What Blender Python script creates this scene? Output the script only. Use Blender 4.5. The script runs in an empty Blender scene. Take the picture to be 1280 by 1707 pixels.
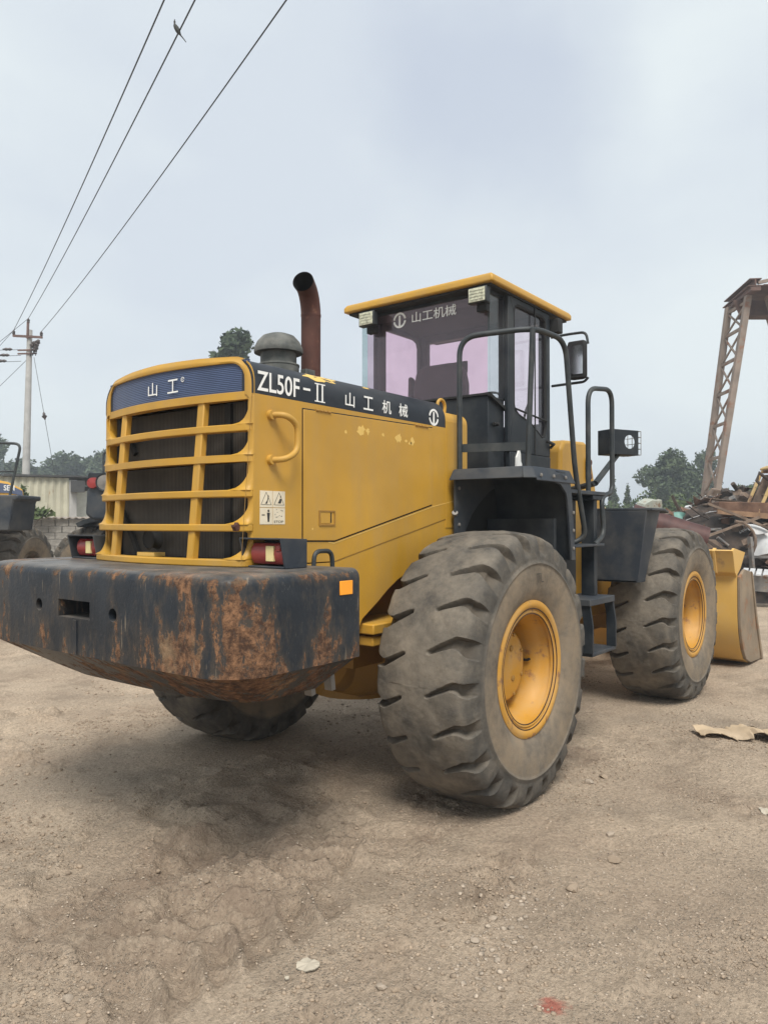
import bpy, bmesh, math, random
import numpy as np
from mathutils import Vector, Matrix
SC = bpy.context.scene
COL = SC.collection
random.seed(7)
PI = math.pi
def R(a): return math.radians(a)

# ------------------------------------------------------------------ camera
CAM = Vector((-3.975, -3.35, 1.63)); YAW = 37.8; PITCH = 0.85
cd = bpy.data.cameras.new('camera'); cam = bpy.data.objects.new('camera', cd); COL.objects.link(cam)
cam.location = CAM; cam.rotation_euler = (R(90+PITCH), 0, R(YAW-90))
cd.sensor_fit = 'VERTICAL'; cd.sensor_height = 24; cd.lens = 24*1250/1707
cd.clip_start = .05; cd.clip_end = 4000
SC.camera = cam
# ------------------------------------------------------------------ sky, sun, exposure
SUN_EL, SUN_AZ = 56, 222       # azimuth of the sun in the xy plane (degrees from +x)
w = bpy.data.worlds.new('World'); SC.world = w; w.use_nodes = True
nt = w.node_tree; nt.nodes.clear(); N = nt.nodes.new; L = nt.links.new
sky = N('ShaderNodeTexSky'); sky.sky_type = 'NISHITA'; sky.sun_disc = False
sky.sun_elevation = R(SUN_EL); sky.sun_rotation = R(90-SUN_AZ); sky.air_density = 1.0; sky.dust_density = 3
bg1 = N('ShaderNodeBackground'); bg1.inputs[1].default_value = .1; L(sky.outputs[0], bg1.inputs[0])
tc = N('ShaderNodeTexCoord'); mp = N('ShaderNodeMapping'); mp.inputs['Scale'].default_value = (1, 1, 1.9)
L(tc.outputs['Generated'], mp.inputs[0])
nz = N('ShaderNodeTexNoise'); nz.inputs['Scale'].default_value = 2.3; nz.inputs['Detail'].default_value = 5; nz.inputs['Roughness'].default_value = .48
L(mp.outputs[0], nz.inputs[0])
cr = N('ShaderNodeValToRGB'); e = cr.color_ramp.elements
e[0].position = .34; e[0].color = (.51, .555, .605, 1); e[1].position = .62; e[1].color = (.60, .648, .662, 1)
L(nz.outputs[0], cr.inputs[0])
# a soft lavender cloud bank high to the right
nz2 = N('ShaderNodeTexNoise'); nz2.inputs['Scale'].default_value = 5; nz2.inputs['Detail'].default_value = 4; L(tc.outputs['Generated'], nz2.inputs[0])
vadd = N('ShaderNodeVectorMath'); vadd.operation = 'MULTIPLY_ADD'; vadd.inputs[1].default_value = (.22, .22, .22); L(nz2.outputs['Color'], vadd.inputs[0]); L(tc.outputs['Generated'], vadd.inputs[2])
vdis = N('ShaderNodeVectorMath'); vdis.operation = 'DISTANCE'; vdis.inputs[1].default_value = (0.874, 0.520, 0.608); L(vadd.outputs[0], vdis.inputs[0])
crc = N('ShaderNodeValToRGB'); crc.color_ramp.interpolation = 'EASE'; crc.color_ramp.elements[0].position = .04; crc.color_ramp.elements[0].color = (.75, .75, .75, 1); crc.color_ramp.elements[1].position = .21; crc.color_ramp.elements[1].color = (0, 0, 0, 1); L(vdis.outputs['Value'], crc.inputs[0])
cmx = N('ShaderNodeMix'); cmx.data_type = 'RGBA'; L(crc.outputs[0], cmx.inputs[0]); L(cr.outputs[0], cmx.inputs[6]); cmx.inputs[7].default_value = (.40, .445, .53, 1)
bg2 = N('ShaderNodeBackground'); bg2.inputs[1].default_value = 1.02; L(cmx.outputs[2], bg2.inputs[0])
mx = N('ShaderNodeMixShader'); mx.inputs[0].default_value = .93
L(bg1.outputs[0], mx.inputs[1]); L(bg2.outputs[0], mx.inputs[2])
wo = N('ShaderNodeOutputWorld'); L(mx.outputs[0], wo.inputs[0])
sd = bpy.data.lights.new('sun', 'SUN'); sd.energy = 2.8; sd.angle = R(24); sd.color = (1, .955, .88)
sun = bpy.data.objects.new('sun', sd); COL.objects.link(sun)
sdir = Vector((math.cos(R(SUN_AZ))*math.cos(R(SUN_EL)), math.sin(R(SUN_AZ))*math.cos(R(SUN_EL)), math.sin(R(SUN_EL))))
sun.rotation_euler = sdir.to_track_quat('Z', 'Y').to_euler(); sun.location = (0, 0, 30)
SC.view_settings.view_transform = 'Standard'; SC.view_settings.look = 'None'
SC.view_settings.exposure = .5; SC.view_settings.gamma = 1; SC.view_settings.use_curve_mapping = False
SC.cycles.use_denoising = True
SC.cycles.max_bounces = 8; SC.cycles.transparent_max_bounces = 24

# ------------------------------------------------------------------ site frame: d metres ahead of the camera, r metres to its right
_v = Vector((math.cos(R(YAW)), math.sin(R(YAW)), 0)); _r = Vector((math.sin(R(YAW)), -math.cos(R(YAW)), 0))
def S(r, d, z=0.0): return Vector((CAM.x, CAM.y, 0)) + _v*d + _r*r + Vector((0, 0, z))
SITE_ROT = R(YAW-90)      # turn an object so that its local y runs away from the camera and x to the right

# ------------------------------------------------------------------ materials
def mat(name, base, rough=.6, metal=0, var=.12, vscale=6, bump=0, bscale=40, dust=0, dustc=(.36, .30, .23), dscale=3, wear=None, wearc=(.12, .06, .03), wscale=5, spec=.5, coords='Object', stretch=None):
    m = bpy.data.materials.new(name); m.use_nodes = True
    nt = m.node_tree; b = nt.nodes['Principled BSDF']; N = nt.nodes.new; L = nt.links.new
    b.inputs['Roughness'].default_value = rough; b.inputs['Metallic'].default_value = metal
    b.inputs['Specular IOR Level'].default_value = spec
    tc = N('ShaderNodeTexCoord'); vec = tc.outputs[coords]
    if stretch:
        mp = N('ShaderNodeMapping'); mp.inputs['Scale'].default_value = stretch; L(vec, mp.inputs[0]); vec2 = mp.outputs[0]
    else: vec2 = vec
    def noise(s, det=4, r=.55, v=None):
        n = N('ShaderNodeTexNoise'); n.inputs['Scale'].default_value = s; n.inputs['Detail'].default_value = det; n.inputs['Roughness'].default_value = r
        L(v or vec, n.inputs[0]); return n.outputs[0]
    def ramp(x, p0, p1, c0=(0, 0, 0, 1), c1=(1, 1, 1, 1)):
        r_ = N('ShaderNodeValToRGB'); r_.color_ramp.elements[0].position = p0; r_.color_ramp.elements[1].position = p1
        r_.color_ramp.elements[0].color = c0; r_.color_ramp.elements[1].color = c1; L(x, r_.inputs[0]); return r_.outputs[0]
    def mixc(f, a, c):
        q = N('ShaderNodeMix'); q.data_type = 'RGBA'
        if isinstance(f, (int, float)): q.inputs[0].default_value = f
        else: L(f, q.inputs[0])
        for i, x in ((6, a), (7, c)):
            if isinstance(x, tuple): q.inputs[i].default_value = (*x[:3], 1)
            else: L(x, q.inputs[i])
        return q.outputs[2]
    lo = tuple(max(0, c*(1-var*1.4)) for c in base); hi = tuple(min(1, c*(1+var)) for c in base)
    col = ramp(noise(vscale), .3, .7, (*lo, 1), (*hi, 1))
    if wear:
        col = mixc(ramp(noise(wscale, 7, .62, vec2), wear, wear+.07), col, mixc(noise(wscale*5), wearc, tuple(c*1.9 for c in wearc)))
    if dust:
        f = ramp(noise(dscale, 6, .6, vec2), .42, .75); mm = N('ShaderNodeMath'); mm.operation = 'MULTIPLY'; mm.inputs[1].default_value = dust; L(f, mm.inputs[0])
        col = mixc(mm.outputs[0], col, dustc)
        rr = N('ShaderNodeMath'); rr.operation = 'MULTIPLY_ADD'; L(mm.outputs[0], rr.inputs[0]); rr.inputs[1].default_value = .9-rough; rr.inputs[2].default_value = rough
        L(rr.outputs[0], b.inputs['Roughness'])
    L(col, b.inputs['Base Color'])
    if bump:
        bn = N('ShaderNodeBump'); bn.inputs['Strength'].default_value = bump; bn.inputs['Distance'].default_value = .02
        L(noise(bscale, 5, .6), bn.inputs['Height']); L(bn.outputs[0], b.inputs['Normal'])
    m['h'] = 1
    return m
M = {}
M['yellow'] = mat('yellow_paint', (.50, .272, .028), .46, var=.09, vscale=2.2, dust=.50, dustc=(.37, .245, .10), dscale=3.5, bump=.14, bscale=2.6, stretch=(1.6, 1.6, .35), wear=.705, wearc=(.22, .13, .05), wscale=7)
M['yellow_rim'] = mat('yellow_rim', (.52, .26, .03), .5, var=.06, vscale=6, dust=.75, dustc=(.40, .27, .13), dscale=6, wear=.585, wearc=(.16, .07, .03), wscale=9)
M['yellow_pale'] = mat('yellow_pale', (.68, .45, .12), .6, var=.06)
M['yellow_dark'] = mat('yellow_grimy', (.34, .18, .03), .6, var=.15, dust=.6, dustc=(.12, .08, .04))
M['bucket'] = mat('bucket_paint', (.66, .40, .10), .5, var=.07, vscale=3, dust=.6, dustc=(.45, .33, .18), wear=.62, wearc=(.20, .10, .05), wscale=3)
M['bucket_steel'] = mat('bucket_steel', (.22, .17, .12), .7, var=.2, vscale=4, dust=.7, dustc=(.36, .27, .17), wear=.55, wearc=(.16, .08, .04), bump=.25)
M['navy'] = mat('navy_paint', (.013, .018, .024), .55, spec=.35, var=.15, vscale=4, dust=.22, dustc=(.16, .15, .13), dscale=4)
M['navyf'] = mat('navy_fender', (.026, .033, .044), .55, spec=.35, var=.12, vscale=2.5, dust=.45, dustc=(.15, .14, .12), dscale=3.5, bump=.05, bscale=20)
M['band'] = mat('band_paint', (.013, .017, .024), .45, spec=.35, var=.1, dust=.15, dustc=(.2, .19, .18))
M['black'] = mat('black_grime', (.012, .012, .012), .8, var=.3)
M['rail'] = mat('rail_paint', (.018, .024, .028), .5, var=.15, dust=.25, dustc=(.16, .15, .13), dscale=9, wear=.7, wscale=12)
M['white'] = mat('white_vinyl', (.80, .80, .78), .6, var=.03)
M['sticker'] = mat('sticker_print', (.70, .62, .47), .6, var=.08, vscale=14)
M['ink'] = mat('black_ink', (.03, .03, .03), .6)
M['rust_pipe'] = mat('rusty_pipe', (.085, .030, .020), .75, var=.25, vscale=7, wear=.58, wearc=(.10, .045, .025), wscale=14, bump=.15)
M['precleaner'] = mat('dull_grey', (.075, .080, .075), .65, var=.3, vscale=12, dust=.6, dustc=(.24, .23, .2), dscale=9, bump=.1)
M['red_lens'] = mat('red_lens', (.27, .022, .022), .25, var=.15, vscale=12, dust=.3, dustc=(.3, .14, .1))
M['amber'] = mat('amber_lens', (.75, .62, .30), .3, var=.1, vscale=20)
M['orange'] = mat('orange_reflector', (.95, .36, .02), .4, var=.05)
M['lampglass'] = mat('lamp_lens', (.55, .55, .42), .15, var=.3, vscale=60)
M['chrome'] = mat('chrome', (.7, .7, .7), .12, metal=1)
M['seat'] = mat('seat_cloth', (.06, .055, .055), .85, var=.1, bump=.1)
M['steel'] = mat('worn_steel', (.20, .19, .18), .55, metal=.3, var=.25, dust=.4)
M['paper'] = mat('cardboard', (.47, .36, .24), .85, var=.15, vscale=7, dust=.4, bump=.15, bscale=15)
M['tag'] = mat('pale_paper', (.44, .39, .31), .8, var=.12, vscale=20)
M['girder'] = mat('girder_paint', (.235, .185, .15), .75, var=.2, vscale=2, wear=.56, wearc=(.15, .075, .045), wscale=2.5)
M['girder_red'] = mat('girder_rust', (.13, .075, .06), .8, var=.25, vscale=2, wear=.6)
M['concrete'] = mat('concrete', (.42, .41, .39), .9, var=.12, vscale=3)
M['block'] = mat('block_concrete', (.25, .235, .21), .95, var=.22, vscale=2.5, bump=.4, bscale=30, coords='Generated')
M['mortar'] = mat('mortar', (.24, .22, .20), .95)
M['coping'] = mat('coping_sheet', (.30, .265, .23), .9, var=.25)
M['shedmetal'] = mat('shed_sheet', (.46, .44, .34), .75, var=.15, vscale=1.2, wear=.64, wearc=(.2, .13, .07), stretch=(1, 1, .2))
M['shedwhite'] = mat('shed_plaster', (.78, .80, .74), .85, var=.08)
M['shedroof'] = mat('shed_roof', (.055, .055, .055), .8, var=.2)
M['cable'] = mat('cable', (.02, .02, .022), .6)
M['porcelain'] = mat('porcelain', (.05, .035, .03), .3)
M['bird'] = mat('bird_feather', (.045, .047, .043), .8, var=.4, vscale=30)
M['stone'] = mat('stone', (.36, .295, .23), .9, var=.45, vscale=45)
M['clod'] = mat('clod', (.31, .24, .175), .95, var=.3, vscale=20)
M['bark'] = mat('bark', (.12, .10, .08), .95, var=.3)

def glass(name, tint, gloss=.06, rough=.03, haze=.03):
    m = bpy.data.materials.new(name); m.use_nodes = True; nt = m.node_tree; nt.nodes.clear(); N = nt.nodes.new; L = nt.links.new
    t = N('ShaderNodeBsdfTransparent'); g = N('ShaderNodeBsdfGlossy'); g.inputs['Roughness'].default_value = rough
    tc = N('ShaderNodeTexCoord'); n = N('ShaderNodeTexNoise'); n.inputs['Scale'].default_value = 5; n.inputs['Detail'].default_value = 6; L(tc.outputs['Object'], n.inputs[0])
    r_ = N('ShaderNodeValToRGB'); r_.color_ramp.elements[0].position = .35; r_.color_ramp.elements[1].position = .7
    r_.color_ramp.elements[0].color = (*[c*.965 for c in tint], 1); r_.color_ramp.elements[1].color = (*tint, 1); L(n.outputs[0], r_.inputs[0]); L(r_.outputs[0], t.inputs[0])
    f = N('ShaderNodeLayerWeight'); f.inputs[0].default_value = .5
    pw = N('ShaderNodeMath'); pw.operation = 'POWER'; pw.inputs[1].default_value = 4; L(f.outputs['Facing'], pw.inputs[0])
    a = N('ShaderNodeMath'); a.operation = 'MULTIPLY_ADD'; a.inputs[1].default_value = .5; a.inputs[2].default_value = gloss*.6; L(pw.outputs[0], a.inputs[0])
    d = N('ShaderNodeBsdfDiffuse'); d.inputs[0].default_value = (.40, .36, .38, 1)
    m0 = N('ShaderNodeMixShader'); m0.inputs[0].default_value = haze; L(t.outputs[0], m0.inputs[1]); L(d.outputs[0], m0.inputs[2])
    x = N('ShaderNodeMixShader'); L(a.outputs[0], x.inputs[0]); L(m0.outputs[0], x.inputs[1]); L(g.outputs[0], x.inputs[2])
    o = N('ShaderNodeOutputMaterial'); L(x.outputs[0], o.inputs[0]); return m
M['film'] = glass('window_film', (1.0, .875, .93), .08, haze=.05)  # film haze: grey diffuse veil for dusty glass and painted-in sky reflection
M['glass_pink'] = glass('pink_glass', (1.0, .965, .985), .04, haze=.008)
M['glass'] = glass('clear_glass', (.90, .94, .94), .05)
M['mirror'] = M['chrome']

# rusted counterweight: navy paint rubbed through to brown rust, most at the corner, lower edge and under the tow slot
def rust_mat():
    m = bpy.data.materials.new('rusty_counterweight'); m.use_nodes = True; nt = m.node_tree; b = nt.nodes['Principled BSDF']; N = nt.nodes.new; L = nt.links.new
    tc = N('ShaderNodeTexCoord'); obj = tc.outputs['Object']
    mp = N('ShaderNodeMapping'); mp.inputs['Scale'].default_value = (2.6, 2.6, 1.0); L(obj, mp.inputs[0])
    def noise(s, d=6, r=.6, v=None):
        n = N('ShaderNodeTexNoise'); n.inputs['Scale'].default_value = s; n.inputs['Detail'].default_value = d; n.inputs['Roughness'].default_value = r; L(v or obj, n.inputs[0]); return n.outputs[0]
    def math_(op, a, c, clamp=False):
        q = N('ShaderNodeMath'); q.operation = op; q.use_clamp = clamp
        for i, x in enumerate((a, c)):
            if isinstance(x, (int, float)): q.inputs[i].default_value = x
            else: L(x, q.inputs[i])
        return q.outputs[0]
    def ramp(x, p0, p1, c0=(0, 0, 0, 1), c1=(1, 1, 1, 1)):
        r_ = N('ShaderNodeValToRGB'); r_.color_ramp.elements[0].position = p0; r_.color_ramp.elements[1].position = p1
        r_.color_ramp.elements[0].color = c0; r_.color_ramp.elements[1].color = c1; L(x, r_.inputs[0]); return r_.outputs[0]
    def mixc(f, a, c):
        q = N('ShaderNodeMix'); q.data_type = 'RGBA'; L(f, q.inputs[0])
        for i, x in ((6, a), (7, c)):
            if isinstance(x, tuple): q.inputs[i].default_value = (*x[:3], 1)
            else: L(x, q.inputs[i])
        return q.outputs[2]
    sp = N('ShaderNodeSeparateXYZ'); L(obj, sp.inputs[0]); X, Y, Z = sp.outputs
    # closeness to the scraped rear right corner (y = -.95, x = -1.9), and to the lower edge
    b.inputs['Specular IOR Level'].default_value = .3
    dc = math_('ADD', math_('ABSOLUTE', math_('ADD', Y, .98), 0), math_('ABSOLUTE', math_('ADD', X, 1.92), 0))
    corner = math_('MULTIPLY', math_('MULTIPLY', math_('SUBTRACT', 1, math_('MULTIPLY', dc, 1.3), True), ramp(noise(2.3, 5, .6), .36, .62)), .175)
    low = math_('ADD', math_('MULTIPLY', math_('SUBTRACT', 1, math_('MULTIPLY', math_('SUBTRACT', Z, .98), 3.4), True), .10), math_('MULTIPLY', math_('SUBTRACT', 1, math_('MULTIPLY', math_('ABSOLUTE', math_('SUBTRACT', Z, 1.395), 0), 22), True), .085))
    slot = math_('MULTIPLY', math_('SUBTRACT', 1, math_('MULTIPLY', math_('ABSOLUTE', math_('ADD', Y, .02), 0), 3.2), True), .04)
    left = math_('MULTIPLY', math_('SUBTRACT', 1, math_('MULTIPLY', math_('ABSOLUTE', math_('SUBTRACT', Y, .95), 0), 2.2), True), .08)
    n1 = noise(3.0, 12, .74, mp.outputs[0])
    bias = math_('ADD', math_('ADD', corner, low), math_('ADD', slot, left))
    mask = math_('ADD', n1, bias)
    rustf = math_('MULTIPLY', ramp(mask, .632, .658), ramp(noise(11, 8, .72), .38, .45))
    thin = ramp(mask, .53, .66)
    flake = ramp(noise(21, 9, .75), .42, .60)
    rust = mixc(flake, (.055, .030, .020), (.25, .132, .070))
    rust = mixc(ramp(noise(5, 5, .6), .55, .72), rust, (.27, .185, .11))
    rust = mixc(ramp(noise(7.3, 6, .65), .60, .70), rust, (.06, .055, .035))
    paint = mixc(ramp(noise(5, 6, .6), .35, .75), (.010, .014, .020), (.024, .029, .036))
    paint = mixc(ramp(noise(30, 8, .75, mp.outputs[0]), .60, .72), paint, (.10, .095, .09))
    col = mixc(math_('MULTIPLY', thin, .45), paint, (.10, .075, .05)); col = mixc(rustf, col, rust)
    # thin bright scratches running down the paint
    ms = N('ShaderNodeMapping'); ms.inputs['Scale'].default_value = (9, 9, .9); L(obj, ms.inputs[0])
    scr = math_('MULTIPLY', ramp(noise(6, 3, .5, ms.outputs[0]), .67, .70), ramp(noise(3, 4), .45, .60))
    col = mixc(math_('MULTIPLY', scr, .55), col, (.30, .24, .17))
    # dust lying on the flat top
    ge = N('ShaderNodeNewGeometry'); sn = N('ShaderNodeSeparateXYZ'); L(ge.outputs['Normal'], sn.inputs[0])
    up = math_('MULTIPLY', ramp(sn.outputs[2], .6, .98), ramp(noise(6, 6, .65), .25, .75))
    col = mixc(math_('MULTIPLY', up, .55), col, (.30, .27, .235))
    L(col, b.inputs['Base Color'])
    L(ramp(rustf, 0, 1, (.42, .42, .42, 1), (.9, .9, .9, 1)), b.inputs['Roughness'])
    bn = N('ShaderNodeBump'); bn.inputs['Strength'].default_value = .5; bn.inputs['Distance'].default_value = .012
    L(math_('ADD', math_('MULTIPLY', rustf, math_('MULTIPLY', flake, 1.0)), math_('MULTIPLY', noise(60, 4), .25)), bn.inputs['Height']); L(bn.outputs[0], b.inputs['Normal'])
    return m
M['cw'] = rust_mat()

def tyre_mat():
    m = bpy.data.materials.new('dusty_rubber'); m.use_nodes = True; nt = m.node_tree; b = nt.nodes['Principled BSDF']; N = nt.nodes.new; L = nt.links.new
    tc = N('ShaderNodeTexCoord'); obj = tc.outputs['Object']
    def noise(s, d=6, r=.6):
        n = N('ShaderNodeTexNoise'); n.inputs['Scale'].default_value = s; n.inputs['Detail'].default_value = d; n.inputs['Roughness'].default_value = r; L(obj, n.inputs[0]); return n.outputs[0]
    def ramp(x, p0, p1, c0=(0, 0, 0, 1), c1=(1, 1, 1, 1)):
        r_ = N('ShaderNodeValToRGB'); r_.color_ramp.elements[0].position = p0; r_.color_ramp.elements[1].position = p1
        r_.color_ramp.elements[0].color = c0; r_.color_ramp.elements[1].color = c1; L(x, r_.inputs[0]); return r_.outputs[0]
    def mixc(f, a, c):
        q = N('ShaderNodeMix'); q.data_type = 'RGBA'; L(f, q.inputs[0])
        for i, x in ((6, a), (7, c)):
            if isinstance(x, tuple): q.inputs[i].default_value = (*x[:3], 1)
            else: L(x, q.inputs[i])
        return q.outputs[2]
    at = N('ShaderNodeAttribute'); at.attribute_name = 'groove'; g = at.outputs['Fac']
    dustc = mixc(ramp(noise(5), .35, .7), (.160, .140, .114), (.235, .202, .160))
    rub = mixc(ramp(noise(9), .3, .7), (.045, .043, .040), (.085, .078, .070))
    col = mixc(ramp(noise(3.2, 10, .72), .36, .62), rub, dustc)
    # mud caked in the inner sidewall ring (radius about .5 m)
    ln = N('ShaderNodeVectorMath'); ln.operation = 'MULTIPLY'; ln.inputs[1].default_value = (1, 0, 1); L(obj, ln.inputs[0])
    le = N('ShaderNodeVectorMath'); le.operation = 'LENGTH'; L(ln.outputs[0], le.inputs[0])
    ring = ramp(le.outputs['Value'], .59, .617, (1, 1, 1, 1), (0, 0, 0, 1))
    mm = N('ShaderNodeMath'); mm.operation = 'MULTIPLY'; L(ring, mm.inputs[0]); L(ramp(noise(5, 8, .7), .36, .62, (.15, .15, .15, 1), (.9, .9, .9, 1)), mm.inputs[1])
    col = mixc(mm.outputs[0], col, (.25, .195, .135))
    sx = N('ShaderNodeSeparateXYZ'); L(obj, sx.inputs[0]); ab = N('ShaderNodeMath'); ab.operation = 'ABSOLUTE'; L(sx.outputs[1], ab.inputs[0])
    m1 = N('ShaderNodeMath'); m1.operation = 'MULTIPLY'; L(ramp(ab.outputs[0], .255, .285), m1.inputs[0]); L(ramp(le.outputs['Value'], .605, .63), m1.inputs[1])
    m2 = N('ShaderNodeMath'); m2.operation = 'MULTIPLY'; L(m1.outputs[0], m2.inputs[0]); L(ramp(noise(7, 8, .7), .38, .62, (.9, .9, .9, 1), (.2, .2, .2, 1)), m2.inputs[1])
    col = mixc(m2.outputs[0], col, (.058, .055, .050))
    gm = N('ShaderNodeMath'); gm.operation = 'MULTIPLY'; gm.inputs[1].default_value = .75; L(g, gm.inputs[0])
    col = mixc(gm.outputs[0], col, (.085, .070, .054))  # grooves darkened in the colour itself, shading painted between the lugs
    L(col, b.inputs['Base Color']); b.inputs['Roughness'].default_value = .9; b.inputs['Specular IOR Level'].default_value = .25
    bn = N('ShaderNodeBump'); bn.inputs['Strength'].default_value = .35; bn.inputs['Distance'].default_value = .008; bn.inputs['Strength'].default_value = .55; L(noise(30, 10, .72), bn.inputs['Height']); L(bn.outputs[0], b.inputs['Normal'])
    return m
M['tyre'] = tyre_mat()

def stripes_mat(name, c0, c1, scale, axis='Y', rough=.5, bump=.4, var=.3):
    m = bpy.data.materials.new(name); m.use_nodes = True; nt = m.node_tree; b = nt.nodes['Principled BSDF']; N = nt.nodes.new; L = nt.links.new
    tc = N('ShaderNodeTexCoord'); wv = N('ShaderNodeTexWave'); wv.wave_type = 'BANDS'; wv.bands_direction = axis; wv.inputs['Scale'].default_value = scale; wv.inputs['Distortion'].default_value = .15; wv.inputs['Detail'].default_value = 1
    L(tc.outputs['Object'], wv.inputs[0])
    r_ = N('ShaderNodeValToRGB'); r_.color_ramp.elements[0].color = (*c0, 1); r_.color_ramp.elements[1].color = (*c1, 1); L(wv.outputs[0], r_.inputs[0])
    n = N('ShaderNodeTexNoise'); n.inputs['Scale'].default_value = 6; n.inputs['Detail'].default_value = 6; L(tc.outputs['Object'], n.inputs[0])
    q = N('ShaderNodeMix'); q.data_type = 'RGBA'; q.blend_type = 'MULTIPLY'; q.inputs[0].default_value = var*2; L(r_.outputs[0], q.inputs[6]); L(n.outputs[0], q.inputs[7])
    L(q.outputs[2], b.inputs['Base Color']); b.inputs['Roughness'].default_value = rough
    bn = N('ShaderNodeBump'); bn.inputs['Strength'].default_value = bump; bn.inputs['Distance'].default_value = .004; L(wv.outputs[0], bn.inputs['Height']); L(bn.outputs[0], b.inputs['Normal'])
    return m
M['fins'] = stripes_mat('radiator_fins', (.03, .026, .022), (.125, .108, .088), 26, 'Y', .8, .25, .4)
M['bluepanel'] = stripes_mat('blue_name_panel', (.030, .052, .125), (.085, .125, .235), 34, 'Z', .35, .5, .2)

def foliage(name, c, c2):
    m = bpy.data.materials.new(name); m.use_nodes = True; nt = m.node_tree; b = nt.nodes['Principled BSDF']; N = nt.nodes.new; L = nt.links.new
    tc = N('ShaderNodeTexCoord'); n = N('ShaderNodeTexNoise'); n.inputs['Scale'].default_value = 1.1; n.inputs['Detail'].default_value = 5; L(tc.outputs['Object'], n.inputs[0])
    r_ = N('ShaderNodeValToRGB'); r_.color_ramp.elements[0].position = .35; r_.color_ramp.elements[1].position = .65; r_.color_ramp.elements[0].color = (*c, 1); r_.color_ramp.elements[1].color = (*c2, 1); L(n.outputs[0], r_.inputs[0])
    L(r_.outputs[0], b.inputs['Base Color']); b.inputs['Roughness'].default_value = .7; b.inputs['Specular IOR Level'].default_value = .2
    return m
M['leaf'] = foliage('leaf', (.045, .066, .038), (.085, .112, .058))
M['leaf2'] = foliage('leaf_light', (.055, .085, .035), (.10, .13, .05))

# ------------------------------------------------------------------ numpy noise for the ground
_rng = np.random.RandomState(3); _tab = _rng.rand(512, 512)
def vn(x, y, s, o=0):
    x = x/s + 37.3*o; y = y/s + 91.7*o
    xi = np.floor(x).astype(int); yi = np.floor(y).astype(int); fx = x-xi; fy = y-yi
    fx = fx*fx*(3-2*fx); fy = fy*fy*(3-2*fy)
    T = lambda a, b_: _tab[a % 512, b_ % 512]
    return (T(xi, yi)*(1-fx)+T(xi+1, yi)*fx)*(1-fy)+(T(xi, yi+1)*(1-fx)+T(xi+1, yi+1)*fx)*fy
def fbm(x, y, s, octv=4, o=0, g=.5):
    t = 0; a = 1; n = 0
    for k in range(octv): t = t+a*(vn(x, y, s/2**k, o+k*1.7)-.5); n += a; a *= g
    return t/n
def sstep(a, b, x):
    t = np.clip((x-a)/(b-a), 0, 1); return t*t*(3-2*t)
def track(x, y, p0, p1, width, pitch, amp):
    p0 = np.array(p0[:2]); p1 = np.array(p1[:2]); t = p1-p0; Ln = np.hypot(*t); t = t/Ln; n = np.array([-t[1], t[0]])
    v = (x-p0[0])*t[0]+(y-p0[1])*t[1]; u = (x-p0[0])*n[0]+(y-p0[1])*n[1]
    u = u+fbm(x, y, 1.5, 2, 5)*.15
    m = sstep(width/2, width/2-.10, np.abs(u))*sstep(0, .4, v)*sstep(Ln, Ln-.4, v)
    wob = fbm(x, y, .35, 3, 9)*1.3
    ph = (v+np.abs(u)*.55+wob*.13)/pitch
    r_ = ph-np.floor(ph)
    rid = sstep(.0, .40, r_)*sstep(.48, .41, r_)
    m = m*(.30+.9*sstep(-.10, .14, fbm(x, y, .5, 3, 11)))
    return m*(rid-.38)*amp, m
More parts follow.
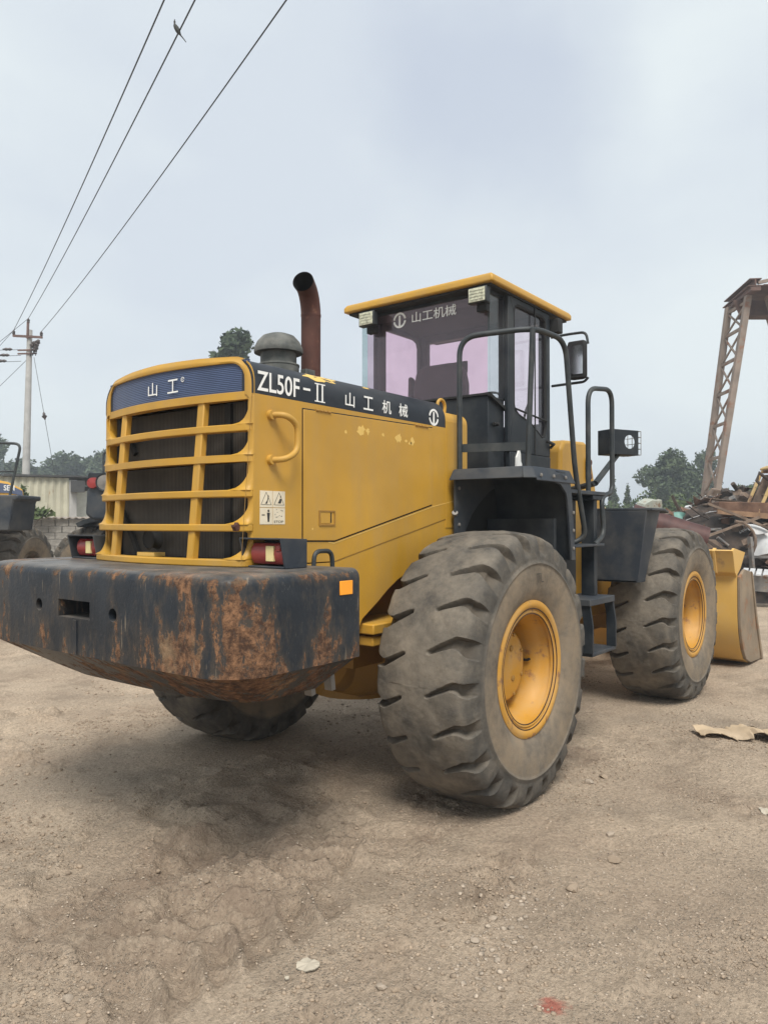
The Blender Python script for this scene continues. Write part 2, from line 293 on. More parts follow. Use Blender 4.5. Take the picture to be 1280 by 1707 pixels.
def ground_z(x, y, want_mask=False):
    x = np.asarray(x, float); y = np.asarray(y, float)
    dist = np.hypot(x-CAM.x, y-CAM.y)
    z = fbm(x, y, 2.6, 3, 1)*.085+fbm(x, y, .55, 4, 2)*.035
    cr_ = sstep(-.02, .15, fbm(x, y, .9, 3, 4))
    rel = (x-CAM.x)*_r.x+(y-CAM.y)*_r.y; lf = sstep(1.2, -.6, rel)
    z = z+(.085-np.abs(fbm(x, y, .46, 3, 41)))*.30*lf*sstep(-.12, .08, fbm(x, y, 1.6, 2, 43))
    z = z+np.maximum(fbm(x, y, .15, 3, 45), 0)*.17*lf*sstep(-.05, .10, fbm(x, y, .7, 2, 47))
    z = z+np.maximum(fbm(x, y, .10, 3, 6), -.1)*.055*cr_ + fbm(x, y, .07, 2, 8)*.010
    t1, m1 = track(x, y, S(-1.75, 1.6), S(.75, 5.0), .62, .20, .046); z = z+t1
    t2, m2 = track(x, y, S(-.45, 1.9), S(.7, 4.0), .42, .17, .036); z = z+t2
    # loosened strip at the left edge of the view
    p0, p1 = S(-2.1, 2.2), S(-.3, 4.4); tx, ty = (p1.x-p0.x), (p1.y-p0.y); ll = math.hypot(tx, ty); tx /= ll; ty /= ll
    u = (x-p0.x)*-ty+(y-p0.y)*tx; v = (x-p0.x)*tx+(y-p0.y)*ty
    mb = sstep(.36, .15, np.abs(u+fbm(x, y, .6, 3, 12)*.4))*sstep(-1.5, -.5, v)*sstep(3.0, 1.8, v)
    z = z+mb*(np.abs(fbm(x, y, .09, 3, 14))*.10+.004)
    # smooth under the four tyres and level at 0 there
    for wx in (0, 3.3):
        for wy in (-1.08, 1.08):
            q = sstep(1.0, .35, np.hypot((x-wx)/1.2, y-wy)); z = z*(1-q)+(.006)*q
    z = z+np.maximum(m1, m2)*fbm(x, y, .06, 3, 71)*.05+mb*fbm(x, y, .05, 2, 73)*.05
    q0, q1 = S(1.20, 5.55), S(2.05, 4.45); sx_, sy_ = q1.x-q0.x, q1.y-q0.y; sl_ = math.hypot(sx_, sy_); sx_ /= sl_; sy_ /= sl_
    su = (x-q0.x)*-sy_+(y-q0.y)*sx_; sv = (x-q0.x)*sx_+(y-q0.y)*sy_
    ms = sstep(.17, .09, np.abs(su+fbm(x, y, .5, 3, 75)*.2))*sstep(-.3, .2, sv)*sstep(sl_+.4, sl_-.2, sv)*sstep(-.2, .1, fbm(x, y, .4, 2, 77))
    z = z-ms*.010+ms*.006*np.sin(su*160)
    if want_mask: return np.clip(cr_*.45*(.4+.6*lf)+np.maximum(m1, m2)*.55+mb*.9+ms*.9, 0, 1)
    far = sstep(9, 40, dist); z = z*(1-far)+far*fbm(x, y, 9, 2, 3)*.05
    return z

def build_ground():
    def axis(lo, hi, step, far, g):
        a = list(np.arange(lo, hi, step)); s = step
        while a[-1] < far: s *= g; a.append(a[-1]+s)
        s = step; b_ = [a[0]]
        while b_[-1] > -far: s *= g; b_.append(b_[-1]-s)
        return np.array(b_[::-1][:-1]+a)
    rr = axis(-2.6, 2.8, .0155, 380, 1.045); dd = axis(1.9, 6.6, .0155, 400, 1.03)
    dd = dd[dd > -60]
    RR, DD = np.meshgrid(rr, dd); p = S(0, 0)
    x = p.x+_v.x*DD+_r.x*RR; y = p.y+_v.y*DD+_r.y*RR
    z = ground_z(x, y)
    co = np.stack([x, y, z], -1).reshape(-1, 3).astype(np.float32)
    n, k = RR.shape; idx = np.arange(n*k).reshape(n, k)
    f = np.stack([idx[:-1, :-1], idx[:-1, 1:], idx[1:, 1:], idx[1:, :-1]], -1).reshape(-1, 4).astype(np.int32)
    me = bpy.data.meshes.new('ground'); me.vertices.add(len(co)); me.vertices.foreach_set('co', co.ravel())
    me.loops.add(f.size); me.loops.foreach_set('vertex_index', f.ravel()); me.polygons.add(len(f))
    me.polygons.foreach_set('loop_start', np.arange(0, f.size, 4, dtype=np.int32)); me.polygons.foreach_set('loop_total', np.full(len(f), 4, np.int32))
    me.update(); me.validate(); me.polygons.foreach_set('use_smooth', np.ones(len(f), bool))
    at_ = me.attributes.new('disturbed', 'FLOAT', 'POINT'); at_.data.foreach_set('value', ground_z(x, y, True).reshape(-1).astype(np.float32))
    o = bpy.data.objects.new('ground', me); COL.objects.link(o); o['kind'] = 'structure'
    m = bpy.data.materials.new('yard_dirt'); m.use_nodes = True; nt = m.node_tree; b = nt.nodes['Principled BSDF']; N = nt.nodes.new; L = nt.links.new
    tc = N('ShaderNodeTexCoord'); ob = tc.outputs['Object']
    def noise(s, d=6, r_=.6):
        q = N('ShaderNodeTexNoise'); q.inputs['Scale'].default_value = s; q.inputs['Detail'].default_value = d; q.inputs['Roughness'].default_value = r_; L(ob, q.inputs[0]); return q.outputs[0]
    def ramp(x_, p0, p1, c0=(0, 0, 0, 1), c1=(1, 1, 1, 1)):
        q = N('ShaderNodeValToRGB'); q.color_ramp.elements[0].position = p0; q.color_ramp.elements[1].position = p1; q.color_ramp.elements[0].color = c0; q.color_ramp.elements[1].color = c1; L(x_, q.inputs[0]); return q.outputs[0]
    def mixc(f_, a, c):
        q = N('ShaderNodeMix'); q.data_type = 'RGBA'; L(f_, q.inputs[0])
        for i, x_ in ((6, a), (7, c)):
            if isinstance(x_, tuple): q.inputs[i].default_value = (*x_[:3], 1)
            else: L(x_, q.inputs[i])
        return q.outputs[2]
    def mul(a, k_):
        q = N('ShaderNodeMath'); q.operation = 'MULTIPLY'; L(a, q.inputs[0])
        if isinstance(k_, (int, float)): q.inputs[1].default_value = k_
        else: L(k_, q.inputs[1])
        return q.outputs[0]
    col = mixc(ramp(noise(.9, 6), .36, .66), (.47, .365, .272), (.63, .505, .378))
    col = mixc(mul(ramp(noise(2.1, 7, .65), .50, .68), .65), col, (.25, .195, .145))
    col = mixc(mul(ramp(noise(.55, 5), .52, .66), .5), col, (.40, .335, .265))
    col = mixc(mul(ramp(noise(48, 7, .75), .42, .62), .55), col, (.20, .158, .118))
    col = mixc(mul(ramp(noise(85, 6, .75), .55, .68), .5), col, (.60, .51, .40))
    da = N('ShaderNodeAttribute'); da.attribute_name = 'disturbed'
    col = mixc(mul(mul(da.outputs['Fac'], ramp(noise(6, 8, .7), .30, .62)), .75), col, (.27, .20, .148))
    vo = N('ShaderNodeTexVoronoi'); vo.inputs['Scale'].default_value = 75; L(ob, vo.inputs[0])
    gr = mul(ramp(vo.outputs['Distance'], .22, .34, (1, 1, 1, 1), (0, 0, 0, 1)), ramp(noise(1.3, 4), .40, .60))
    gc = mixc(ramp(vo.outputs['Color'], .2, .8), (.25, .21, .17), (.56, .48, .38))
    col = mixc(mul(gr, .75), col, gc)
    # a splash of faded red marking paint on the gravel
    p = S(.565, 2.545); vm = N('ShaderNodeVectorMath'); vm.operation = 'SUBTRACT'; vm.inputs[1].default_value = (p.x, p.y, 0); L(ob, vm.inputs[0])
    vl = N('ShaderNodeVectorMath'); vl.operation = 'MULTIPLY'; vl.inputs[1].default_value = (1, 1, 0); L(vm.outputs[0], vl.inputs[0])
    ve = N('ShaderNodeVectorMath'); ve.operation = 'LENGTH'; L(vl.outputs[0], ve.inputs[0])
    ad = N('ShaderNodeMath'); ad.operation = 'MULTIPLY_ADD'; L(noise(22, 5), ad.inputs[0]); ad.inputs[1].default_value = .09; L(ve.outputs['Value'], ad.inputs[2])
    col = mixc(mul(ramp(ad.outputs[0], .075, .10, (1, 1, 1, 1), (0, 0, 0, 1)), .8), col, (.46, .135, .10))
    L(col, b.inputs['Base Color']); b.inputs['Roughness'].default_value = .95; b.inputs['Specular IOR Level'].default_value = .15
    h = N('ShaderNodeMath'); h.operation = 'ADD'; L(mul(noise(45, 8, .7), 1.0), h.inputs[0]); L(mul(gr, .35), h.inputs[1])
    bn = N('ShaderNodeBump'); bn.inputs['Strength'].default_value = 1.0; bn.inputs['Distance'].default_value = .030; L(h.outputs[0], bn.inputs['Height']); L(bn.outputs[0], b.inputs['Normal'])
    me.materials.append(m)
    return o
build_ground()
def gz(x, y): return float(ground_z(np.array([x]), np.array([y]))[0])

# ------------------------------------------------------------------ mesh helpers
class MB:
    def __init__(s): s.v = []; s.f = []
    def add(s, v, f):
        o = len(s.v); s.v += [tuple(p) for p in v]; s.f += [tuple(i+o for i in q) for q in f]; return s
    def box(s, lo, hi):
        (a, b, c), (d, e_, f) = lo, hi
        return s.add([(a, b, c), (d, b, c), (d, e_, c), (a, e_, c), (a, b, f), (d, b, f), (d, e_, f), (a, e_, f)],
                     [(0, 3, 2, 1), (4, 5, 6, 7), (0, 1, 5, 4), (1, 2, 6, 5), (2, 3, 7, 6), (3, 0, 4, 7)])
    def prism(s, pts, axis, lo, hi):
        n = len(pts)
        def P(p, t): return {'x': (t, p[0], p[1]), 'y': (p[0], t, p[1]), 'z': (p[0], p[1], t)}[axis]
        v = [P(p, lo) for p in pts]+[P(p, hi) for p in pts]
        return s.add(v, [tuple(range(n))[::-1], tuple(range(n, 2*n))]+[(i, (i+1) % n, n+(i+1) % n, n+i) for i in range(n)])
    def loft(s, rings, cap=True):
        n = len(rings[0]); v = [p for r_ in rings for p in r_]; f = []
        for k in range(len(rings)-1):
            for i in range(n): j = (i+1) % n; f.append((k*n+i, k*n+j, (k+1)*n+j, (k+1)*n+i))
        if cap: f += [tuple(range(n))[::-1], tuple((len(rings)-1)*n+i for i in range(n))]
        return s.add(v, f)
    def tube(s, path, r, seg=10, cap=True):
        P = [Vector(p) for p in path]; rings = []; up = None
        for i, p in enumerate(P):
            t = ((P[min(i+1, len(P)-1)]-P[max(i-1, 0)])).normalized()
            if up is None: up = t.orthogonal().normalized()
            up = (up-t*up.dot(t)).normalized(); q = t.cross(up)
            rad = r[i] if isinstance(r, (list, tuple)) else r
            rings.append([p+(up*math.cos(a)+q*math.sin(a))*rad for a in (2*PI*k/seg for k in range(seg))])
        return s.loft(rings, cap)
    def lathe(s, prof, axis='z', c=(0, 0, 0), seg=32, cap=True):
        rings = []
        for h, r_ in prof:
            ring = []
            for k in range(seg):
                a = 2*PI*k/seg; u, w_ = r_*math.cos(a), r_*math.sin(a)
                p = {'z': (u, w_, h), 'y': (w_, h, u), 'x': (h, u, w_)}[axis]; ring.append((p[0]+c[0], p[1]+c[1], p[2]+c[2]))
            rings.append(ring)
        return s.loft(rings, cap)
    def beam(s, a, b, w_, h, roll=0):
        a, b = Vector(a), Vector(b); t = (b-a).normalized(); u = Vector((0, 0, 1)).cross(t)
        u = u.normalized() if u.length > 1e-3 else Vector((1, 0, 0)); q = t.cross(u)
        if roll: u, q = u*math.cos(roll)+q*math.sin(roll), q*math.cos(roll)-u*math.sin(roll)
        c = [(-w_/2, -h/2), (w_/2, -h/2), (w_/2, h/2), (-w_/2, h/2)]
        return s.loft([[p+u*i+q*j for i, j in c] for p in (a, b)])
    def mesh(s, name, smooth=35):
        bm = bmesh.new(); vs = [bm.verts.new(p) for p in s.v]
        for q in s.f:
            try: bm.faces.new([vs[i] for i in q])
            except ValueError: pass
        bmesh.ops.recalc_face_normals(bm, faces=bm.faces)
        me = bpy.data.meshes.new(name); bm.to_mesh(me); bm.free()
        if smooth:
            me.polygons.foreach_set('use_smooth', [True]*len(me.polygons)); me.set_sharp_from_angle(angle=R(smooth))
        return me
    def build(s, name, m, parent=None, bevel=0, smooth=35, seg=2, ang=40):
        me = s.mesh(name, smooth); o = bpy.data.objects.new(name, me); COL.objects.link(o)
        me.materials.append(M[m] if isinstance(m, str) else m)
        if parent: o.parent = parent
        if bevel:
            bv = o.modifiers.new('bevel', 'BEVEL'); bv.width = bevel; bv.segments = seg; bv.limit_method = 'ANGLE'; bv.angle_limit = R(ang); bv.harden_normals = False
        return o
def link(name, me, parent=None, loc=(0, 0, 0), rot=(0, 0, 0)):
    o = bpy.data.objects.new(name, me); COL.objects.link(o); o.location = loc; o.rotation_euler = rot
    if parent: o.parent = parent
    return o
def tag(o, label=None, cat=None, group=None, kind=None):
    for k, v_ in (('label', label), ('category', cat), ('group', group), ('kind', kind)):
        if v_: o[k] = v_
    return o
def empty(name, loc=(0, 0, 0), rz=0):
    o = bpy.data.objects.new(name, None); COL.objects.link(o); o.location = loc; o.rotation_euler = (0, 0, rz); o.empty_display_size = .2; return o
def copy_tree(o, parent=None):
    c = o.copy(); COL.objects.link(c)
    if parent: c.parent = parent
    for ch in o.children: copy_tree(ch, c)
    return c
def arc(cx, cy, r_, a0, a1, n=8): return [(cx+r_*math.cos(R(a0+(a1-a0)*i/n)), cy+r_*math.sin(R(a0+(a1-a0)*i/n))) for i in range(n+1)]
def rpath(pts, r_, n=5):
    "round the corners of a 3-D polyline"
    P = [Vector(p) for p in pts]; out = [P[0]]
    for i in range(1, len(P)-1):
        a, b, c = P[i-1], P[i], P[i+1]; k = min(r_, (a-b).length*.49, (c-b).length*.49)
        s_ = b+(a-b).normalized()*k; e_ = b+(c-b).normalized()*k
        for j in range(n+1): t = j/n; out.append(s_*(1-t)**2+b*2*t*(1-t)+e_*t*t)
    return out+[P[-1]]
def lettering(body, x0, x1, h, parent, m, loc, rot, name='lettering', bold=.02, ext=.0015):
    c = bpy.data.curves.new('t', 'FONT'); c.body = body; c.size = 1; c.offset = bold; c.extrude = 0
    o = bpy.data.objects.new('t', c); COL.objects.link(o); dg = bpy.context.evaluated_depsgraph_get(); me = bpy.data.meshes.new_from_object(o.evaluated_get(dg))
    bpy.data.objects.remove(o); bpy.data.curves.remove(c)
    n = len(me.vertices); co = np.zeros(n*3); me.vertices.foreach_get('co', co); co = co.reshape(-1, 3)
    co[:, :2] -= co[:, :2].min(0); ex = co[:, :2].max(0); co[:, 0] *= (x1-x0)/ex[0]; co[:, 1] *= h/ex[1]; co[:, 2] = ext
    me.vertices.foreach_set('co', co.ravel()); me.update(); me.materials.clear(); me.materials.append(M[m]); me.name = name
    return link(name, me, parent, loc, rot)
def blob(cx, cy, r_, n=14, seed=0, jag=.35, sx=1):
    rg = random.Random(seed); return [(cx+sx*r_*(1+jag*(rg.random()-.5)*2)*math.cos(2*PI*i/n), cy+r_*(1+jag*(rg.random()-.5)*2)*math.sin(2*PI*i/n)) for i in range(n)]
RX = (R(90), 0, 0)            # lettering that faces -y
RB = (R(90), 0, R(-90))       # lettering that faces -x

# ================================================================== the wheel loader
WL = empty('wheel_loader')
tag(WL, 'big worn yellow wheel loader with rusty dark rear counterweight standing on the dirt', 'wheel loader')

# ---- wheels
def tyre_mesh(nlug=22, na=1300):
    prof = [(-.225, .352), (-.245, .375), (-.272, .405), (-.296, .46), (-.306, .53), (-.307, .59), (-.303, .64), (-.300, .685), (-.292, .725), (-.280, .752), (-.258, .772), (-.2, .788), (-.1, .797), (0, .80)]
    prof = prof+[(-a, b) for a, b in prof[-2::-1]]
    P = np.array(prof); s = np.r_[0, np.cumsum(np.hypot(*np.diff(P, axis=0).T))]
    n = 168; t = np.linspace(0, s[-1], n); y = np.interp(t, s, P[:, 0]); r_ = np.interp(t, s, P[:, 1])
    for _ in range(8):
        y[1:-1] = .25*y[:-2]+.5*y[1:-1]+.25*y[2:]; r_[1:-1] = .25*r_[:-2]+.5*r_[1:-1]+.25*r_[2:]
    # a thin moulded rib on both sidewalls
    ty = np.gradient(y); tr = np.gradient(r_); q = np.hypot(ty, tr); ny, nr = -tr/q*1.0, ty/q
    ny, nr = np.where(True, -tr/q, 0), ty/q
    side = np.sign(y+1e-9)
    rib = np.exp(-((r_-.615)/.008)**2)*.008*(np.abs(y) > .2)
    y2 = y+side*rib
    th = np.arange(na)/na*2*PI
    TH, Y = np.meshgrid(th, y, indexing='ij'); Rr = np.broadcast_to(r_, TH.shape); ay = np.abs(Y)
    f = np.interp(ay, [.05, .08, .14, .20, .225, .245, .27, .31], [-.052, -.046, -.016, .012, .018, .014, .002, -.006])
    sgn = np.where(Y < 0, 1.0, -1.0); off = np.where(Y < 0, 0.0, .5)
    pitch = 2*PI/nlug; rng = np.random.RandomState(5)
    ph = (TH-sgn*f/.8)/pitch-off
    d = np.abs(ph-np.round(ph))*pitch*.8
    hw = np.interp(ay, [.06, .10, .2, .25, .29, .31], [.007, .011, .019, .031, .044, .046])
    k = np.round(ph).astype(int) % nlug; jit = rng.rand(nlug)[k]; hw = hw*(.75+.5*jit)
    inner = .055+.03*rng.rand(nlug)[k]
    g = sstep(0, 1, (hw+.005-d)/.011)*sstep(0, 1, (ay-inner)/.02)
    shoulder = np.where(Rr < .765, sstep(.645, .72, Rr), 1.0)*np.where(ay > .2, 1, 1)
    g = g*np.where((Rr < .765), shoulder, 1)
    dep = np.interp(ay, [.06, .15, .28], [.030, .040, .054])*np.interp(Rr, [.64, .73], [.55, 1])
    wob = (fbm(TH*6, Y*8, .6, 3, 2)*.010)
    disp = -g*dep+wob*(Rr > .64)
    yy = y2[None, :]+ny[None, :]*disp*-1*0
    # outward normal of the profile
    oy, orr = tr/q*-1, ty/q
    fl = np.sign(orr[n//2]); oy, orr = oy*fl, orr*fl
    yy = y2[None, :]+oy[None, :]*disp; rr_ = r_[None, :]+orr[None, :]*disp
    x = -rr_*np.cos(TH); z = rr_*np.sin(TH)
    lim = -.782; under = np.maximum(0, lim-z); yy = yy*(1+.02*np.exp(-((z+.72)/.16)**2)); z = np.maximum(z, lim-.002*np.sin(TH*90))
    co = np.stack([x, yy, z], -1).reshape(-1, 3).astype(np.float32)
    idx = np.arange(na*n).reshape(na, n); nx = np.roll(idx, -1, 0)
    fc = np.stack([idx[:, :-1], idx[:, 1:], nx[:, 1:], nx[:, :-1]], -1).reshape(-1, 4).astype(np.int32)
    me = bpy.data.meshes.new('tyre'); me.vertices.add(len(co)); me.vertices.foreach_set('co', co.ravel())
    me.loops.add(fc.size); me.loops.foreach_set('vertex_index', fc.ravel()); me.polygons.add(len(fc))
    me.polygons.foreach_set('loop_start', np.arange(0, fc.size, 4, dtype=np.int32)); me.polygons.foreach_set('loop_total', np.full(len(fc), 4, np.int32)); me.update(); me.validate()
    me.polygons.foreach_set('use_smooth', [True]*len(me.polygons)); me.set_sharp_from_angle(angle=R(38))
    at = me.attributes.new('groove', 'FLOAT', 'POINT'); at.data.foreach_set('value', g.reshape(-1).astype(np.float32))
    me.materials.append(M['tyre']); return me
TYRE = tyre_mesh()
rim = MB(); rim.lathe([(-.232, .330), (-.262, .345), (-.274, .362), (-.276, .383), (-.268, .398), (-.245, .398), (-.225, .375), (-.20, .352), (.2, .352), (.25, .398), (.262, .398), (.262, .36), (.24, .30), (.20, .285), (.175, .27), (.17, .02), (.15, .02), (.145, .262), (.12, .278), (-.08, .290), (-.15, .298), (-.17, .312), (-.20, .322)], 'y', seg=72, cap=False)
rim.f += [(i, (i+1) % 72, 22*72+(i+1) % 72, 22*72+i) for i in range(72)]
RIM = rim.mesh('rim', 50); RIM.materials.append(M['yellow_rim'])
lk = MB(); lk.lathe([(-.236, .318), (-.258, .320), (-.262, .330), (-.256, .341), (-.238, .341)], 'y', seg=64, cap=False); lk.f += [(i, (i+1) % 64, 4*64+(i+1) % 64, 4*64+i) for i in range(64)]
LOCK = lk.mesh('lock_ring', 50); LOCK.materials.append(M['yellow_rim'])
M['rust_line'] = mat('rust_line', (.055, .028, .018), .9, var=.4)
rl = MB()
for y_, r_ in ((-.2655, .348), (-.2575, .3195)): rl.tube([(r_*math.cos(2*PI*i/72), y_, r_*math.sin(2*PI*i/72)) for i in range(73)], .0035, 6)
RUSTL = rl.mesh('rim_gap'); RUSTL.materials.append(M['rust_line'])
hb = MB(); hb.lathe([(.152, .235), (-.02, .230), (-.03, .218), (-.095, .214), (-.110, .204), (-.116, .186), (-.116, .02)], 'y', seg=48)
HUB = hb.mesh('hub_cap', 40); HUB.materials.append(M['yellow_rim'])
bo = MB(); bo.lathe([(0, .012), (-.008, .012), (-.011, .008)], 'y', seg=6)
BOLT = bo.mesh('bolt', 30); BOLT.materials.append(M['yellow_dark'])
vl = MB(); vl.tube([(0, -.02, .0), (0, -.10, .0), (0, -.12, .010)], .008, 8); VALVE = vl.mesh('valve_stem', 40); VALVE.materials.append(M['black'])
pl = MB(); pl.lathe([(0, .018), (-.006, .018), (-.009, .012)], 'y', seg=16); PLUG = pl.mesh('drain_plug', 30); PLUG.materials.append(M['yellow_dark'])
def wheel(parent, x, y, z, outer, spin):
    wl = link('wheel', RIM, parent, (x, y, z), (0, 0, 0 if outer < 0 else PI))
    link('tyre', TYRE, wl); link('lock_ring', LOCK, wl); link('rim_gap', RUSTL, wl)
    link('hub_cap', HUB, wl)
    for k in range(8):
        a = 2*PI*k/8+spin; link('bolt', BOLT, wl, (.178*math.sin(a), -.114, .190*math.cos(a)))
    for k in range(3):
        a = 2*PI*k/3+spin; link('drain_plug', PLUG, wl, (.095*math.sin(a), -.115, .105*math.cos(a)))
    a = spin+1.2; link('valve_stem', VALVE, wl, (.272*math.sin(a), 0, .272*math.cos(a)))
    return wl
for x in (0, 3.3):
    for sy in (-1, 1): wheel(WL, x, 1.08*sy, .785, sy, .4+x)

M['mould'] = mat('moulded_rubber', (.070, .058, .045), .9)
lettering('TL', -.045, .045, .055, [c for c in WL.children if c.name == 'wheel'][0], 'mould', (-.02, -.3115, .500), RX, name='moulded_mark', bold=.0, ext=.003)

# ---- counterweight
def boolean(o, cutters):
    for c in cutters:
        md = o.modifiers.new('cut', 'BOOLEAN'); md.operation = 'DIFFERENCE'; md.object = c; md.solver = 'EXACT'
    dg = bpy.context.evaluated_depsgraph_get(); me = bpy.data.meshes.new_from_object(o.evaluated_get(dg)); o.modifiers.clear(); old = o.data; o.data = me; bpy.data.meshes.remove(old); me.name = o.name
    for c in cutters: bpy.data.objects.remove(c)
    me.polygons.foreach_set('use_smooth', [True]*len(me.polygons)); me.set_sharp_from_angle(angle=R(35))
def cw_outline(inset=0.0):
    h, rr_ = 1.10-inset, .30-inset*.5; xr = -2.04+inset
    r2 = .215-inset*.5; pts = [(-1.262, -h)]
    pts += arc(xr+r2, -h+r2, r2, 270, 180, 10)
    pts += [(xr-.012*(1-(t/.8)**2), t*1.0) for t in (-.5, -.25, 0, .25, .5)]
    pts += arc(xr+rr_, h-rr_, rr_, 180, 90, 10)
    pts += [(-1.262, h)]
    return pts
cw = MB(); rings = []
levels = [(.0, 1.005), (.0, 1.02), (.0, 1.375), (.004, 1.392), (.013, 1.405), (.026, 1.415), (.045, 1.420)]
for ins, z in levels: rings.append([(x, y, z) for x, y in cw_outline(ins)])
cw.loft(rings)
CW = cw.build('counterweight', 'cw', WL)
cut = []
c1 = MB().box((-2.2, -.127, 1.178), (-1.80, .15, 1.262)).build('c', 'cw')
c2 = MB().lathe([(-2.2, .031), (-1.9, .031)], 'x', (0, .338, 1.222), 20).build('c', 'cw')
c3 = MB().lathe([(-2.2, .031), (-1.9, .031)], 'x', (0, -.312, 1.215), 20).build('c', 'cw')
boolean(CW, [c1, c2, c3])
# tapering lower half of the casting
lo = MB(); top = [(x, y, 1.004) for x, y in cw_outline(.012)]
def lowpt(p):
    x, y = p[0], p[1]; return (max(-1.76, min(-1.30, -1.76+(x+2.04)*.62)), y*.80, .815 if abs(y) < .6 else .835)
bot = [lowpt(p) for p in top]; lo.loft([bot, top]); lo.build('underside_casting', 'cw', CW, bevel=.012)
MB().prism([(-2.056, 1.005), (-2.049, 1.005), (-2.053, 1.17), (-2.057, 1.17)], 'y', -.022, .012).build('weld_seam', 'cw', CW)
MB().box((-1.403, -1.1045, 1.302), (-1.315, -1.099, 1.366)).build('reflector', 'orange', CW, bevel=.002)
lp = MB(); lp.tube(rpath([(-1.255, -.8, 1.40), (-1.25, -.8, 1.49), (-1.12, -.8, 1.49), (-1.115, -.8, 1.40)], .06), .012, 10); lp.build('lifting_loop', 'rail', CW)
for (xa, xb) in ((-1.225, -1.17), (-1.05, -1.02)):
    MB().beam((xa, -.7, 1.0), (xb, -.7, .755), .05, .03).build('hanging_strap', 'steel', CW)

# ---- tail lights on the counterweight
for sy in (-1, 1):
    a, b_ = (.625*sy, .905*sy) if sy > 0 else (.905*sy, .625*sy)
    h_ = MB(); t = .008
    h_.prism([(-1.555, 1.421), (-1.585, 1.562), (-1.41, 1.556), (-1.41, 1.421)], 'y', a, a+t)
    h_.prism([(-1.555, 1.421), (-1.585, 1.562), (-1.41, 1.556), (-1.41, 1.421)], 'y', b_-t, b_)
    h_.prism([(-1.585, 1.562), (-1.41, 1.556), (-1.41, 1.547), (-1.583, 1.553)], 'y', a+t, b_-t)
    h_.box((-1.555, a+t, 1.421), (-1.41, b_-t, 1.430)); h_.box((-1.45, a+t, 1.430), (-1.41, b_-t, 1.547))
    tl = h_.build('tail_light', 'navyf', WL, bevel=.003)
    ln = MB(); cy = (a+b_)/2
    ln.loft([[(-1.455, y_, 1.436), (-1.53, y_, 1.438), (-1.545, y_, 1.462), (-1.550, y_, 1.488), (-1.545, y_, 1.515), (-1.53, y_, 1.537), (-1.455, y_, 1.539)] for y_ in (a+.02, b_-.045)]); ln.build('lens', 'red_lens', tl, bevel=.004)
    MB().box((-1.556, cy-.062, 1.452), (-1.538, cy-.012, 1.524)).build('amber_lens', 'amber', tl, bevel=.003)
    MB().box((-1.554, cy-.105, 1.50), (-1.538, cy-.078, 1.528)).build('lens_screw_cover', 'red_lens', tl, bevel=.003)

# ---- hood
def sec(h=.66, zt=2.447, zl=2.255, rr_=.13):
    pts = [(-h, zl)]+arc(-h+rr_, zt-rr_-.012, rr_, 180, 95, 8)
    pts += [(-.3, zt), (0, zt+.006), (.3, zt)]+[(-a, b) for a, b in arc(-h+rr_, zt-rr_-.012, rr_, 180, 95, 8)[::-1]]+[(h, zl)]
    return pts
HD = MB()
side = [(-1.525, 1.424), (-.94, 1.424), (.132, 1.653), (.25, 1.672), (.25, 2.255), (-1.525, 2.255)]
for sy in (-1, 1): HD.prism(side, 'y', .62*sy, .66*sy)
HD.box((-1.40, -.615, 1.43), (.14, .615, 2.25))  # unseen inner block, added to keep light from passing through the hood
hood = HD.build('hood', 'yellow', WL, bevel=.002)
tp = MB(); o_ = sec(); tp.loft([[(-1.528, y, z) for y, z in o_], [(.148, y, z) for y, z in o_]]); TOP = tp.build('top_cover', 'band', hood)
# seam ledge: side door panel, slightly proud, with dark gaps left around it
def panel(pts, y, t, m, name, parent): return MB().prism(pts, 'y', y, y-t).build(name, m, parent, bevel=.0025)
door = [(-1.188, 1.541), (-.945, 1.536), (-.016, 1.748), (-.011, 2.236), (-1.188, 2.216)]
gap = [(-1.194, 1.534), (-.943, 1.529), (-.009, 1.742), (-.004, 2.243), (-1.194, 2.223)]
for sy in (-1, 1):
    if sy < 0:
        MB().prism(gap, 'y', -.6605, -.659).build('door_gap', 'black', hood)
        panel(door, -.6606, .006, 'yellow', 'side_door', hood)
    else:
        MB().prism(gap, 'y', .659, .6605).build('door_gap', 'black', hood); panel(door, .6666, .006, 'yellow', 'side_door', hood)
for xa, xb in ((-1.10, -.98), (-.205, -.06)):
    zc = 2.222+(xa+1.1)*.016
    hi = MB()
    for k in range(4): x0 = xa+(xb-xa)*k/4; hi.tube([(x0+.002, -.668, zc), (x0+(xb-xa)/4-.003, -.668, zc)], .006, 8)
    hi.build('hinge', 'yellow_dark', hood)
lt = MB(); lt.box((-1.073, -.6675, 1.617), (-.947, -.6665, 1.697)); L_ = lt.build('latch', 'yellow', hood)
MB().box((-1.060, -.6695, 1.628), (-.985, -.667, 1.687)).build('latch_paddle', 'yellow', hood, bevel=.003)
f_ = MB()
for a, b_ in (((-1.073, -.672, 1.617), (-.947, -.667, 1.624)), ((-1.073, -.672, 1.690), (-.947, -.667, 1.697)), ((-1.073, -.672, 1.624), (-1.066, -.667, 1.69)), ((-.954, -.672, 1.624), (-.947, -.667, 1.69))): f_.box(a, b_)
f_.build('latch_frame', 'yellow_dark', hood)
MB().box((-.985, -.6685, 1.632), (-.975, -.667, 1.686)).build('latch_slot', 'black', hood)
gh_ = MB(); gh_.tube(rpath([(-1.415, -.66, 2.160), (-1.385, -.735, 2.160), (-1.30, -.735, 2.12), (-1.30, -.735, 1.985), (-1.385, -.735, 1.94), (-1.415, -.66, 1.94)], .05), .0155, 12)
for z_ in (2.160, 1.94): gh_.lathe([(-.682, .024), (-.659, .026)], 'y', (-1.415, 0, z_), 16)
gh_.build('grab_handle', 'yellow', hood)
